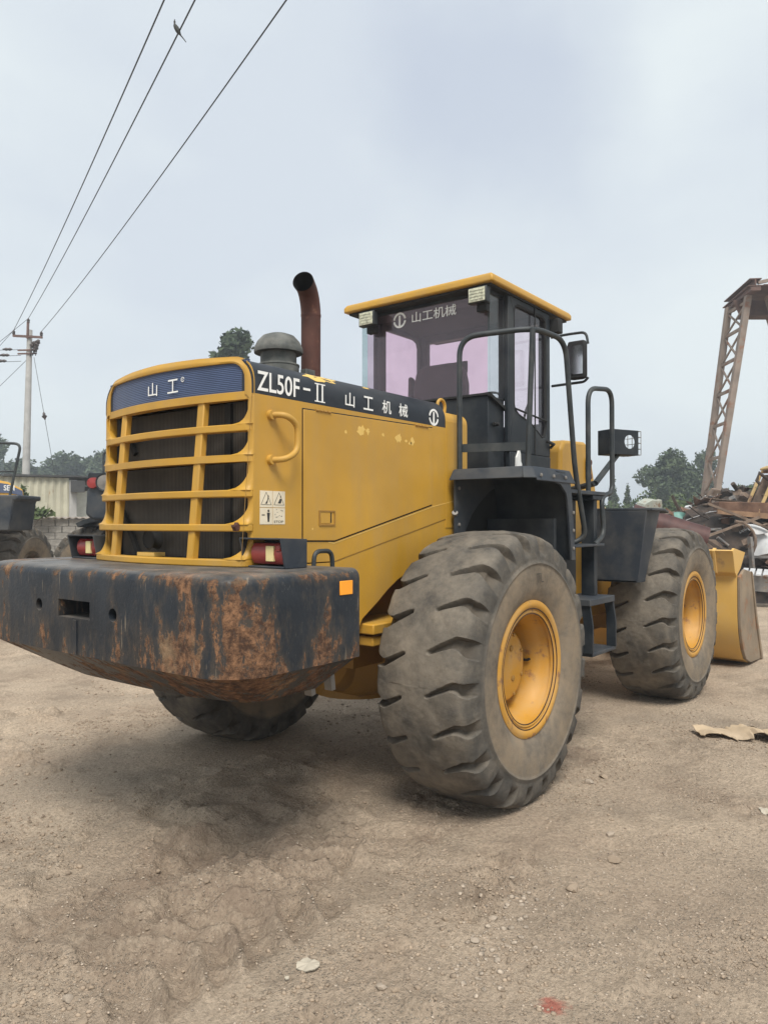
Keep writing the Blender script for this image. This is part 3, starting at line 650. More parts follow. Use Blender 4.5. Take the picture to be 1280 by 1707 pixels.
MB().tube([(-1.535, -.6605, 2.25), (-1.60, -.6605, 1.45)], .0012, 4).build('panel_seam', 'yellow_dark', hood)
# lettering on the band
lettering('ZL50F', -1.505, -1.215, .098, hood, 'white', (-1.505, -.6615, 2.270), RX, bold=.012)
lettering('-', -1.188, -1.135, .012, hood, 'white', (-1.188, -.6615, 2.316), RX, bold=.02)
nu = MB()
for x_ in (-1.085, -1.046): nu.box((x_, -.662, 2.268), (x_+.011, -.6605, 2.366))
for z_ in (2.268, 2.360):
    for x_ in (-1.100, -1.061): nu.box((x_, -.6622, z_), (x_+.041, -.6618, z_+.006))
nu.build('lettering', 'white', hood, smooth=0)
for ch, xa, xb in (('\u5c71', -.857, -.778), ('\u5de5', -.70, -.612), ('\u673a', -.528, -.44), ('\u68b0', -.365, -.275)):
    lettering(ch, xa, xb, .078, hood, 'white', (xa, -.6615, 2.274), RX, bold=.010)
def emblem(parent, loc, rot, rad, t=.0016):
    e_ = MB(); k = rad
    for a0, a1 in ((8, 172), (188, 352)): e_.prism(arc(0, 0, k, a0, a1, 20)+arc(0, 0, k*.74, a1, a0, 20), 'z', 0, t)
    e_.prism([(-.15*k, -.80*k), (.15*k, -.80*k), (.15*k, .62*k), (-.15*k, .62*k)], 'z', 0, t*.9)
    o = e_.build('emblem', 'white', parent, smooth=0); o.location = loc; o.rotation_euler = rot; return o
emblem(hood, (.012, -.6602, 2.308), RX, .054)
# warning sticker: four pictogram squares
st = MB()
for i in range(2):
    for j in range(2): st.box((-1.484+i*.0855, -.6617, 1.624+j*.0835), (-1.484+i*.0855+.0825, -.6603, 1.624+j*.0835+.0805))
stk = st.build('warning_sticker', 'sticker', hood)
ik = MB()
def tri(cx, cz, s_):
    for a, b_ in (((cx-s_, cz-s_*.8), (cx+s_, cz-s_*.8)), ((cx-s_, cz-s_*.8), (cx, cz+s_)), ((cx+s_, cz-s_*.8), (cx, cz+s_))): ik.beam((a[0], -.6619, a[1]), (b_[0], -.6619, b_[1]), .0006, .0022)
tri(-1.443, 1.747, .034); tri(-1.357, 1.747, .034)
def flat(pts): ik.prism(pts, 'y', -.6622, -.6618)
flat([(-1.45, 1.725), (-1.437, 1.725), (-1.425, 1.762), (-1.43, 1.768), (-1.436, 1.742)]); flat([(-1.365, 1.728), (-1.345, 1.727), (-1.338, 1.748), (-1.35, 1.752)]); flat([(-1.352, 1.758), (-1.342, 1.756), (-1.344, 1.768)])
flat([(-1.472, 1.667), (-1.452, 1.667), (-1.452, 1.672), (-1.472, 1.672)])
flat(arc(-1.428, 1.690, .0065, 0, 340, 10)); flat([(-1.438, 1.681), (-1.418, 1.681), (-1.421, 1.655), (-1.423, 1.636), (-1.433, 1.636), (-1.435, 1.655)])
rg = random.Random(4)
for k in range(12): x_, z_ = -1.39+rg.random()*.06, 1.652+rg.random()*.045; flat([(x_, z_), (x_+.006, z_+.002), (x_+.004, z_+.006)])
ik.build('pictogram', 'ink', hood, smooth=0)
lettering('STOP', -1.392, -1.328, .011, hood, 'ink', (-1.392, -.6618, 1.632), RX, bold=.0)
# pale chips in the paint
for k, (cx, cz, rr_, sx) in enumerate(((-.857, 2.131, .010, .8), (-.725, 2.15, .030, 1.1), (-.665, 2.152, .018, .8), (-.524, 2.145, .010, 1), (-.372, 2.14, .026, 1.2), (-.30, 2.128, .009, 1.4), (-.232, 2.131, .022, .9), (-.255, 2.118, .011, 1.5), (-1.32, 1.77, .006, 1), (-1.12, 1.6, .006, 1))):
    MB().prism(blob(cx, cz, rr_, 16, k, .4, sx), 'y', -.6672 if -1.19 < cx < -.01 else -.661, -.6662 if -1.19 < cx < -.01 else -.6604).build('paint_chip', 'yellow_pale', hood, smooth=0)
for k, (cx, cy) in enumerate(((-1.05, -.562), (-.97, -.553), (-.6, -.557), (-.9, -.548))):
    def on(p):   # lay the chip on the rounded shoulder of the cover
        a = p[1]; ang = R(180-a*8/.13*10.6); return (p[0], -.53-.1306*math.cos(R(40+a*420)), 2.305+.1306*math.sin(R(40+a*420)))
    pts = blob(cx, .028+k*.006, .030 if k < 2 else .014, 16, k+30, .45, 2.6); mbb = MB(); mbb.add([on(p) for p in pts], [tuple(range(16))]); mbb.build('paint_chip', 'yellow_pale', hood, smooth=0)
# yellow cap around the bowed name panel
def bow(y, xe, d_=.075): return xe-d_*max(0.0, 1-(y/.6)**2)
def dense(pts, n=6):
    out = []
    for a, b in zip(pts, pts[1:]):
        k = max(1, int(math.hypot(a[0]-b[0], a[1]-b[1])/.05)); out += [(a[0]+(b[0]-a[0])*t/k, a[1]+(b[1]-a[1])*t/k) for t in range(k)]
    return out+[pts[-1]]
inn = [(.604, 2.25), (.604, 2.33)]+arc(.52, 2.328, .084, 5, 85, 7)+[(.2, 2.416), (0, 2.418), (-.2, 2.416)]+[(-a, b) for a, b in arc(.52, 2.328, .084, 5, 85, 7)[::-1]]+[(-.604, 2.33), (-.604, 2.25)]
outr = [(y, z+.004) for y, z in sec(.662, 2.452, 2.246)][::-1]
def resample(pts, n):
    P = np.array(pts); d_ = np.r_[0, np.cumsum(np.hypot(*np.diff(P, axis=0).T))]; t = np.linspace(0, d_[-1], n); return list(zip(np.interp(t, d_, P[:, 0]), np.interp(t, d_, P[:, 1])))
oo, ii = resample(outr, 60), resample(inn, 60)
cap = MB(); rings = []
for (yo_, zo_), (yi_, zi_) in zip(oo, ii):
    ym, zm = yo_*.25+yi_*.75, zo_*.25+zi_*.75; xf = bow(ym, -1.535)
    rings.append([(-1.524, yo_, zo_), (max(bow(yo_, -1.500)-.02, -1.60), yo_, zo_), (bow(yo_, -1.522), yo_*.992, zo_-.006), (bow(yo_, -1.534), yo_*.97, zo_-.020), (xf, ym, zm), (bow(yi_, -1.532), yi_, zi_), (bow(yi_, -1.50), yi_*.995, zi_-.003), (-1.524, yi_*.995, zi_-.003)])
cap.loft(rings); cap.build('rear_cap', 'yellow', hood, smooth=50)
pn_ = [(-1.515, .62)]+[(bow(y_, -1.522), y_) for y_ in np.linspace(.62, -.62, 25)]+[(-1.515, -.62)]
MB().prism([(x-(0 if 0 < k < 26 else -.003), y) for k, (x, y) in enumerate(pn_)], 'z', 2.246, 2.425).build('name_panel', 'bluepanel', hood)
lettering('\u5c71', 0, .08, .072, hood, 'white', (-1.6005, .075, 2.298), RB, bold=.004)
lettering('\u5de5', 0, .088, .070, hood, 'white', (-1.600, -.092, 2.299), RB, bold=.004)
rg_ = MB(); rg_.prism(arc(0, 0, .013, 0, 340, 17)+arc(0, 0, .010, 340, 0, 17), 'z', 0, .001); rr_o = rg_.build('registered_mark', 'white', hood, smooth=0); rr_o.location = (-1.592, -.205, 2.362); rr_o.rotation_euler = RB
lettering('R', 0, .009, .011, hood, 'white', (-1.592, -.2005, 2.3565), RB, bold=0)

# ---- grille
GR = empty('grille_root') if False else None
zb = [2.249, 2.093, 1.943, 1.772, 1.607, 1.440]; xe_ = [-1.528, -1.540, -1.553, -1.570, -1.586, -1.603]
def bar_plan(xe, w_=.052):
    Y = np.linspace(.56, -.56, 17); out = [(bow(y, xe), y) for y in Y]
    l = [(-1.500 if xe > -1.55 else -1.524, .6595), (xe+.035, .6595), (xe+.012, .645), (xe-.002, .615)]; r_ = [(x, -y) for x, y in l[::-1]]
    inn_ = [(bow(y, xe)+w_, y) for y in np.linspace(-.55, .55, 15)]
    return l+out+r_+[(max(xe+.06, -1.524), -.60)]+inn_+[(max(xe+.06, -1.524), .60)]
grille = empty('grille'); grille.parent = WL
for sy in (-1, 1):
    for i in range(5):
        zt_, zl_ = zb[i]-.016, zb[i+1]+.016; xl = xe_[i+1]; H = zt_-zl_; rec = -1.532
        rings = []
        for k in range(13):
            t_ = k/12; z_ = zt_-H*t_; u = max(0, (t_-.18)/.82); s_ = 1-math.sqrt(max(0, 1-u*u))
            if t_ < .12: s_ = .10*(1-t_/.12)**2
            yi = .635+(.525-.635)*s_; xc = rec+(xl+.004-rec)*s_; xd = xc+(bow(yi, xl)+.006-xc)*s_
            rings.append([(-1.524, .6595*sy, z_), (min(-1.526, xc+.02), .6595*sy, z_), (xc, .645*sy, z_), (xc*.5+xd*.5-.004*s_, (.645+yi)*.5*sy, z_), (xd, yi*sy, z_), (xd+.012, (yi-.004)*sy, z_), (-1.5, (yi+.004)*sy, z_), (-1.5, .6195*sy, z_), (-1.524, .6195*sy, z_)])
        MB().loft(rings).build('cheek', 'yellow', grille, smooth=50)
for i in range(6):
    hh = .018 if 0 < i < 5 else (.020 if i == 0 else .026)
    if i == 5: MB().prism(bar_plan(xe_[i], .07), 'z', 1.421, zb[i]+hh*.6).build('bar', 'yellow', grille, bevel=.006, seg=3, ang=50)
    else: MB().prism(bar_plan(xe_[i]), 'z', zb[i]-hh, zb[i]+hh).build('bar', 'yellow', grille, bevel=.006, seg=3, ang=50)
for y in (.395, -.325):
    xa_, xb_ = bow(y, xe_[0]), bow(y, xe_[5])
    MB().prism([(xa_+.012, 2.26), (xa_+.050, 2.26), (xb_+.052, 1.43), (xb_+.014, 1.43)], 'y', y-.026, y+.026).build('post', 'yellow', grille, bevel=.006)
rad = MB().box((-1.47, -.60, 1.425), (-1.42, .60, 2.255)).build('radiator_core', 'fins', grille)
for y in (.575, -.43, -.59): MB().box((-1.490, y-.022, 1.45), (-1.472, y+.022, 2.245)).build('radiator_frame', 'black', grille)
MB().box((-1.492, -.5, 1.43), (-1.472, .5, 1.455)).build('radiator_frame', 'black', grille)
MB().lathe([(-1.585, .058), (-1.59, .05), (-1.575, .035), (-1.53, .058)], 'x', (0, .10, 1.545), 24).build('horn', 'black', grille)
MB().box((-1.60, .02, 1.456), (-1.532, .19, 1.475)).build('horn_bracket', 'yellow_pale', grille)
for (a, b_) in (((-1.485, .55, 2.2), (-1.485, .40, 2.02)), ((-1.485, .54, 1.70), (-1.485, .36, 1.46))): MB().beam(a, b_, .02, .03).build('radiator_brace', 'black', grille)
MB().prism(blob(-1.592, 1.612, .016, 12, 3, .5), 'y', -.630, -.604).build('broken_weld', 'rust_pipe', grille)

# the hood is a little narrower on its far side
def narrow(o):
    if o.type == 'MESH' and o.location.length < 1e-6:
        for v_ in o.data.vertices:
            if v_.co.y > 0: v_.co.y *= .895
    for c in o.children: narrow(c)
bpy.context.view_layer.update()
narrow(hood); narrow(grille)

# ---- precleaner and exhaust on the hood
pc = MB(); c0 = (-.70, 0.02, 0)
pc.lathe([(2.44, .128), (2.60, .128), (2.615, .112), (2.69, .112)], 'z', c0, 36); pre = pc.build('precleaner', 'precleaner', WL)
pc = MB(); pc.lathe([(2.685, .150), (2.70, .152), (2.715, .150), (2.755, .132), (2.79, .10), (2.805, .06), (2.808, .01)], 'z', c0, 36); pc.build('rain_cap', 'precleaner', pre)
pc = MB(); pc.box((-.64, -.16, 2.46), (-.56, -.11, 2.58)); pc.lathe([(2.60, .131), (2.614, .131)], 'z', c0, 36); pc.build('clamp', 'precleaner', pre, bevel=.004)
ex = MB(); bx_, by_ = math.cos(R(206)), math.sin(R(206))
def exp_(h, z): return (-.43+bx_*h, by_*h, z)
path = [exp_(0, 2.42), exp_(0, 2.96)]+[exp_(.155*(1-math.cos(R(a))), 2.97+.175*math.sin(R(a))) for a in (12, 24, 36, 48, 60, 72)]+[exp_(.165, 3.150)]
ex.tube(path, [.063]*2+[.064]*(len(path)-3)+[.068], 28, cap=False)
# inner wall of the pipe
ex2 = MB(); ex2.tube(path[3:], [.058]*(len(path)-4)+[.066], 28, cap=False)
exo = ex.build('exhaust_pipe', 'rust_pipe', WL); ex2.build('bore', 'black', exo)
MB().lathe([(2.97, .0655), (2.985, .0655)], 'z', (-.43, 0, 0), 24).build('pipe_joint', 'rust_pipe', exo)
MB().lathe([(2.44, .085), (2.47, .085), (2.475, .066)], 'z', (-.43, 0, 0), 24).build('pipe_collar', 'rust_pipe', exo)

# ---- tank block behind the hood, lifting eye, skirt, frame
tk = MB(); prof_t = [(-.661, 1.60), (-.661, 2.30)]+arc(-.59, 2.30, .07, 180, 90, 6)+arc(.59, 2.30, .07, 90, 0, 6)+[(.661, 2.30), (.661, 1.60)]
tk.prism(prof_t, 'x', .152, .417); tank = tk.build('hydraulic_tank', 'yellow', WL, bevel=.035, seg=4, ang=60)
MB().tube([(.20, -.57, 2.36)]+[(.235+.045*math.cos(R(a)), -.57, 2.415+.045*math.sin(R(a))) for a in range(200, -30, -20)]+[(.27, -.57, 2.36)], .011, 10).build('lifting_eye', 'yellow', tank)
MB().box((-.05, -.30, 2.45), (.20, .05, 2.478)).build('filler_tray', 'rust_pipe', tank, bevel=.006)
MB().lathe([(2.46, .05), (2.50, .05), (2.505, .04)], 'z', (.08, -.15, 0), 20).build('filler_cap', 'rust_pipe', tank)
MB().tube([(.20, -.70, 1.70), (.215, -.69, 1.685)], .02, 10).build('hose_plug', 'steel', tank)
skp = [(-1.30, 1.0), (-.74, 1.03), (-.70, 1.09)]+[(-.66+.1*i, 1.10+.24*math.sin(R(90*i/5))) for i in range(1, 6)]+[(.30, 1.36), (.30, 1.668), (.25, 1.668), (.132, 1.649), (-.945, 1.419), (-1.30, 1.419)]
for sy in (1, -1): skirt = MB().prism(skp, 'y', .60*sy, .657*sy).build('skirt', 'yellow', WL, bevel=.003)
MB().prism([(-.945, 1.4245), (.132, 1.6535), (.25, 1.6735), (.25, 1.668), (.132, 1.648), (-.945, 1.419)], 'y', -.6585, -.656).build('skirt_seam', 'yellow_dark', skirt)
# crease line on the lower panel
MB().prism([(-.99, 1.530), (-.945, 1.524), (-.004, 1.736), (.25, 1.780), (.25, 1.776), (-.004, 1.731), (-.945, 1.519), (-.99, 1.525)], 'y', -.6612, -.6595).build('crease', 'yellow_pale', hood)
fr = MB()
for sy in (-1, 1): fr.box((-1.30, .40*sy-.02, .82), (1.5, .40*sy+.02, 1.40))
fr.box((-1.3, -.38, 1.0), (-.2, .38, 1.38)); fr.box((.55, -.62, 1.30), (1.75, .62, 2.0))
frame = fr.build('rear_frame', 'yellow_dark', WL)
ax = MB(); ax.lathe([(-.82, .19), (-.45, .20), (-.3, .26), (-.12, .33), (.12, .33), (.3, .26), (.45, .20), (.82, .19)], 'y', (0, 0, .785), 28)
ax.lathe([(-.40, .14), (-.33, .24), (-.2, .28), (.2, .28)], 'x', (0, 0, .785), 24)
axl = ax.build('rear_axle', 'yellow_dark', WL)
MB().box((-.68, -.72, 1.0), (-.2, -.42, 1.06)).build('axle_mount', 'yellow', axl, bevel=.008)
MB().box((-.66, -.70, .93), (-.2, -.45, .985)).build('axle_mount', 'yellow', axl, bevel=.008)
MB().box((-.5, -.42, .75), (-.1, .42, .82)).build('axle_cradle', 'yellow_dark', axl)
MB().lathe([(.42, .30), (.50, .29), (.60, .2)], 'z', (.15, .10, .02), 24).build('sump', 'yellow_dark', axl)
ax = MB(); ax.lathe([(-.82, .19), (-.45, .20), (-.3, .26), (-.12, .33), (.12, .33), (.3, .26), (.45, .20), (.82, .19)], 'y', (3.3, 0, .785), 28); ax.build('front_axle', 'yellow_dark', WL)

# ---- fender and platform
fd = MB()
deck = [(.20, -.69), (.20, -1.19), (.245, -1.235), (.80, -1.235), (.80, -.69)]
fd.prism(deck, 'z', 1.972, 1.984)
def lip(a, b, dz, out):      # sloped skirt from deck edge a-b dropping dz, flared by out
    fd.add([(a[0], a[1], 1.984), (b[0], b[1], 1.984), (b[0]+out[1][0], b[1]+out[1][1], 1.984-dz), (a[0]+out[0][0], a[1]+out[0][1], 1.984-dz),
            (a[0]+.012, a[1]+.012, 1.972), (b[0]+.012, b[1]+.012, 1.972), (b[0]+out[1][0]+.012, b[1]+out[1][1]+.012, 1.984-dz), (a[0]+out[0][0]+.012, a[1]+out[0][1]+.012, 1.984-dz)],
           [(0, 1, 2, 3), (4, 7, 6, 5), (0, 4, 5, 1), (3, 2, 6, 7), (0, 3, 7, 4), (1, 5, 6, 2)])
lip((.20, -.69), (.20, -1.19), .075, ((-.055, 0), (-.03, -.02)))
lip((.20, -1.19), (.245, -1.235), .075, ((-.03, -.02), (-.005, -.035)))
lip((.245, -1.235), (.80, -1.235), .09, ((-.005, -.035), (.02, -.035)))
fen = fd.build('fender', 'navyf', WL, bevel=.006)
# front wall of the fender, curving down from the deck, with a folded outer flange
wall = [(.60, 1.97)]+[(.60+.13*math.sin(R(a)), 1.84+.13*math.cos(R(a))) for a in range(0, 91, 15)]+[(.80, 1.40), (.82, 1.40), (.75, 1.86)]
fwp = [(.56, 1.972), (.66, 1.95), (.72, 1.89), (.745, 1.80), (.80, 1.38), (.83, 1.38), (.775, 1.81), (.75, 1.905), (.70, 1.972)]
MB().prism(fwp, 'y', -1.245, -.70).build('fender_wall', 'navy', fen, bevel=.003)
MB().prism([(.50, 1.90), (.60, 1.88), (.68, 1.83), (.705, 1.78), (.77, 1.38), (.83, 1.38), (.775, 1.81), (.75, 1.905), (.60, 1.96), (.50, 1.94)], 'y', -1.262, -1.246).build('fender_flange', 'navyf', fen, bevel=.003)
inner = [(.20, 1.972), (.20, 1.50), (.30, 1.50), (.335, 1.594), (.41, 1.69), (.507, 1.766), (.64, 1.85), (.80, 1.905), (.80, 1.972)]
MB().prism(inner, 'y', -.705, -.69).build('inner_panel', 'navyf', fen, bevel=.002)
MB().box((.25, -.688, 1.30), (1.05, -.665, 1.971)).build('splash_panel', 'black', fen)
MB().box((.62, -1.20, 1.30), (.66, -.70, 1.66)).build('splash_panel', 'navy', fen)
# tank and ladder ahead of the rear wheel
lad = MB(); lad.box((.90, -1.02, .98), (1.40, -.70, 1.84)); ladder = lad.build('tool_box', 'navy', WL, bevel=.01)
MB().box((.84, -1.22, 1.835), (1.48, -.72, 1.862)).build('landing', 'navyf', ladder, bevel=.004)
MB().box((1.25, -1.215, 1.80), (1.47, -.75, 1.833)).build('landing_beam', 'navy', ladder, bevel=.004)
MB().box((.88, -1.24, 1.462), (1.40, -1.00, 1.480)).build('step', 'navyf', ladder, bevel=.004)
MB().box((.98, -1.30, 1.055), (1.44, -1.03, 1.10)).build('step', 'navyf', ladder, bevel=.004)
MB().box((1.02, -1.30, .70), (1.46, -1.06, .725)).build('step', 'navyf', ladder, bevel=.004)
for x in (1.0, 1.425):
    MB().prism([(-1.29, 1.06), (-1.22, 1.06), (-1.24, .95), (-1.24, .725), (-1.31, .725), (-1.31, .92)], 'x', x, x+.02).build('step_hanger', 'navy', ladder, bevel=.002)
MB().box((1.30, -1.20, 1.10), (1.36, -1.10, 1.84)).build('ladder_post', 'navy', ladder, bevel=.004)

BLT = MB().lathe([(0, .012), (-.007, .012), (-.010, .007)], 'y', seg=6).mesh('bolt', 30); BLT.materials.append(M['steel'])
for x_ in (.30, .48, .66): link('bolt', BLT, fen, (x_, -1.266, 1.93))
for z_ in (1.70, 1.58, 1.46): link('bolt', BLT, fen, (.79, -1.262, z_))
for x_, z_ in ((.24, 1.62), (.24, 1.86)): link('bolt', BLT, fen, (x_, -.706, z_))

# ---- handrails
MB().tube(rpath([(.235, -.715, 1.98), (.235, -.715, 2.86), (.41, -1.17, 2.885), (.80, -1.205, 2.875), (.93, -1.215, 2.0), (1.10, -1.22, 1.53), (1.02, -1.12, 1.475)], .13, 7), .0185, 12).build('handrail', 'rail', WL)
HR = bpy.data.objects['handrail']
MB().tube([(.39, -1.13, 1.98), (.405, -1.16, 2.885)], .018, 12).build('rail_post', 'rail', HR)
MB().box((.25, -1.14, 2.098), (.262, -.72, 2.152)).build('rail_bar', 'rail', HR).rotation_euler = (0, 0, 0)
bpy.data.objects['rail_bar'].data.transform(Matrix.Shear('XZ', 4, (0, 0)) if False else Matrix.Identity(4))
rb = bpy.data.objects['rail_bar']
for v_ in rb.data.vertices: v_.co.x += (-(v_.co.y)-.72)/.42*.135
for z_, y_ in ((2.03, -.66), (2.09, -.66)): pass
MB().tube(rpath([(1.27, -1.17, 1.86), (1.27, -1.17, 2.62), (1.66, -1.20, 2.66), (1.66, -1.20, 1.865), (1.50, -1.20, 1.84), (1.42, -1.21, 1.80), (1.44, -1.22, 1.54), (1.26, -1.22, 1.475)], .12, 7), .0185, 12).build('handrail', 'rail', WL)

# ---- cab
cb = MB()
body = [(.815, 1.95), (1.74, 1.95), (1.74, 3.36), (.98, 3.36), (1.035, 2.56), (.815, 2.58)]
cb.box((.815, -.60, 1.95), (1.05, .60, 2.568))
cb.box((1.05, -.652, 1.95), (1.74, -.61, 2.17)); cb.box((1.05, .61, 1.95), (1.74, .652, 2.17))
# right and left side frames with a door opening
def ring_pts():
    outer = [(1.03, 2.17), (1.74, 2.17), (1.74, 3.37), (1.03, 3.37)]
    inn_ = [(1.115, 3.235), (1.135, 3.285), (1.18, 3.305)]+[(1.60, 3.305), (1.652, 3.285), (1.67, 3.235)]+[(1.67, 2.40), (1.645, 2.33), (1.59, 2.315)]+[(1.40, 2.41), (1.20, 2.455), (1.135, 2.49), (1.115, 2.54)]
    return outer, inn_
outer, inn_ = ring_pts()
def strip(a0, a1, b0, b1):
    pass
for sy in (-1, 1):
    y0, y1 = .61*sy, .650*sy
    cb.prism([(1.03, 2.17), (1.115, 2.54), (1.115, 3.235), (1.03, 3.37)], 'y', y0, y1)
    cb.prism([(1.03, 3.37), (1.115, 3.235), (1.135, 3.285), (1.18, 3.305), (1.60, 3.305), (1.652, 3.285), (1.67, 3.235), (1.74, 3.37)], 'y', y0, y1)
    cb.prism([(1.74, 3.37), (1.67, 3.235), (1.67, 2.40), (1.74, 2.17)], 'y', y0, y1)
    cb.prism([(1.03, 2.17), (1.74, 2.17), (1.67, 2.40), (1.645, 2.33), (1.59, 2.315), (1.40, 2.41), (1.20, 2.455), (1.135, 2.49), (1.115, 2.54)], 'y', y0, y1)
    cb.box((1.03, min(.56*sy, .612*sy), 2.56), (1.10, max(.56*sy, .612*sy), 3.37))     # rear post
    cb.box((1.70, min(.56*sy, .612*sy), 1.95), (1.765, max(.56*sy, .612*sy), 3.37))
cb.box((1.70, -.56, 1.95), (1.765, .56, 2.45)); cb.box((1.70, -.56, 3.28), (1.765, .56, 3.37))
cb.box((.83, -.605, 3.318), (1.03, .605, 3.37)); cb.box((1.06, -.60, 1.96), (1.70, .60, 2.0))
cab = cb.build('cab', 'navy', WL, bevel=.008)
rf = MB(); hw_ = .70
rf.loft([[(x0, y0, z) for x0, y0 in ((.70+i, -hw_+i), (2.06-i, -hw_+i), (2.06-i, hw_-i), (.70+i, hw_-i))] for z, i in ((3.362, 0), (3.40, 0.0), (3.428, .018), (3.436, .05))])
rf.build('roof', 'yellow', cab, bevel=.012, seg=3)
MB().box((.735, -.665, 3.345), (2.03, .665, 3.3615)).build('roof_lining', 'black', cab)
sl = MB(); sl.prism([(.80, 2.585), (1.045, 2.50), (1.045, 2.475), (.80, 2.56)], 'y', -.625, -.601); sl.box((.80, -.60, 2.569), (.83, .60, 2.585)); sl.build('window_sill', 'black', cab)
MB().box((.825, -.585, 2.586), (.829, .545, 3.317)).build('rear_window', 'film', cab)
lettering('\u5c71\u5de5\u673a\u68b0', 0, .41, .085, cab, 'white', (.8235, .092, 3.208), RB, bold=.008)
emblem(cab, (.8245, .214, 3.252), RB, .062)
for sy in (-1, 1):
    rw = MB(); rw.add([(.829, .605*sy, 3.317), (.829, .605*sy, 2.575), (1.035, .605*sy, 2.505), (1.035, .605*sy, 3.345), (.829, .600*sy, 3.317), (.829, .600*sy, 2.575), (1.035, .600*sy, 2.505), (1.035, .600*sy, 3.345)],
                      [(0, 1, 2, 3), (7, 6, 5, 4), (0, 4, 5, 1), (1, 5, 6, 2), (2, 6, 7, 3), (3, 7, 4, 0)]); rw.build('corner_window', 'glass', cab, smooth=0)
    MB().prism([(1.11, 3.24), (1.13, 3.29), (1.18, 3.31), (1.60, 3.31), (1.656, 3.29), (1.675, 3.24), (1.675, 2.40), (1.65, 2.325), (1.59, 2.31), (1.40, 2.405), (1.20, 2.45), (1.13, 2.485), (1.11, 2.54)], 'y', .628*sy, .632*sy).build('door_window', 'glass_pink', cab, smooth=0)
cw2 = MB().box((.826, -.605, 2.586), (.829, -.587, 3.317)).build('corner_window', 'glass', cab); cw3 = MB().box((.826, .547, 2.586), (.829, .605, 3.317)).build('corner_window', 'glass', cab)
MB().box((1.735, -.555, 2.455), (1.739, .555, 3.275)).build('windscreen', 'glass_pink', cab)
MB().box((1.45, -.657, 2.17), (1.462, -.651, 3.36)).build('door_edge', 'black', cab)
gs = MB(); gs.tube([(1.12, -.640, 2.54), (1.12, -.640, 3.235), (1.14, -.640, 3.285), (1.19, -.640, 3.30), (1.6, -.640, 3.30), (1.65, -.640, 3.28), (1.665, -.640, 3.235), (1.665, -.640, 2.41), (1.64, -.64, 2.335), (1.59, -.64, 2.322), (1.4, -.64, 2.415), (1.2, -.64, 2.46), (1.14, -.64, 2.495), (1.12, -.64, 2.54)], .012, 6); gs.build('window_seal', 'black', cab)
MB().tube([(1.13, -.655, 2.50), (1.66, -.655, 2.46)], .008, 6).build('window_bar', 'black', cab)
for (x, z) in ((1.10, 2.36), (1.10, 2.20)):
    MB().lathe([(-.70, .012), (-.67, .016), (-.66, .016)], 'y', (x-.2, .06, z), 12).build('lock_knob', 'black', cab)
    MB().tube([(x-.24, -.618, z), (x-.18, -.618, z)], .012, 8).build('hinge', 'black', cab)
MB().tube([(1.66, -.655, 2.30), (1.70, -.70, 2.27), (1.72, -.66, 2.25)], .014, 8).build('door_handle', 'black', cab)
MB().prism([(1.13, 1.99), (1.20, 1.99), (1.205, 2.085), (1.19, 2.10), (1.185, 2.16), (1.165, 2.20), (1.15, 2.16), (1.125, 2.13), (1.12, 2.05)], 'y', -.668, -.653).build('paper_note', 'white', cab)
for y in (-.572, .46):
    lm = MB().box((.70, y-.078, 3.222), (.76, y+.078, 3.340)).build('work_light', 'rail', cab, bevel=.008)
    MB().box((.694, y-.068, 3.231), (.6995, y+.068, 3.331)).build('lens', 'lampglass', lm, bevel=.003)
    rbm = MB()
    for k in range(4): rbm.box((.690, y-.055, 3.246+k*.022), (.6935, y+.055, 3.254+k*.022))
    rbm.build('lens_rib', 'lampglass', lm)
    MB().box((.745, y-.05, 3.17), (.80, y+.03, 3.225)).build('lamp_bracket', 'black', lm, bevel=.004)
# inside: seat, wheel, console
se = MB(); se.loft([[(1.32+dx, y_*w_, z) for y_, dx in ((-.26, .03), (-.2, 0), (.2, 0), (.26, .03), (.26, .13), (-.26, .13))] for z, w_, dx in ((2.35, 1, 0), (2.80, 1, 0), (2.92, .9, 0), (2.98, .65, 0))])
seat = se.build('seat', 'seat', cab, bevel=.03, seg=3)
for v_ in seat.data.vertices: v_.co.y += .20
MB().prism([(1.38, 2.45), (1.55, 2.45), (1.53, 2.86), (1.40, 2.93)], 'y', .50, .555).build('headrest_side', 'seat', cab, bevel=.02)
MB().box((1.3, -.25, 2.0), (1.64, .25, 2.33)).build('seat_base', 'black', cab, bevel=.02)
sw = MB(); sw.lathe([(0, .19), (.015, .205), (.03, .19), (.015, .175)], 'z', (0, 0, 0), 28, cap=False); swo = sw.build('steering_wheel', 'black', cab); swo.location = (1.68, -.05, 2.68); swo.rotation_euler = (0, R(-35), 0); swo.data.transform(Matrix.Scale(.8, 4))
MB().tube([(1.70, -.05, 2.67), (1.74, -.05, 2.2)], .03, 8).build('steering_column', 'black', cab)
MB().tube([(1.58, -.46, 2.35), (1.60, -.50, 2.56), (1.63, -.53, 2.66)], .010, 8).build('lever', 'black', cab)
MB().tube([(1.54, -.46, 2.35), (1.60, -.44, 2.50)], .010, 8).build('lever', 'black', cab)
MB().box((1.66, .10, 2.95), (1.68, .33, 3.06)).build('inside_mirror', 'black', cab, bevel=.01)
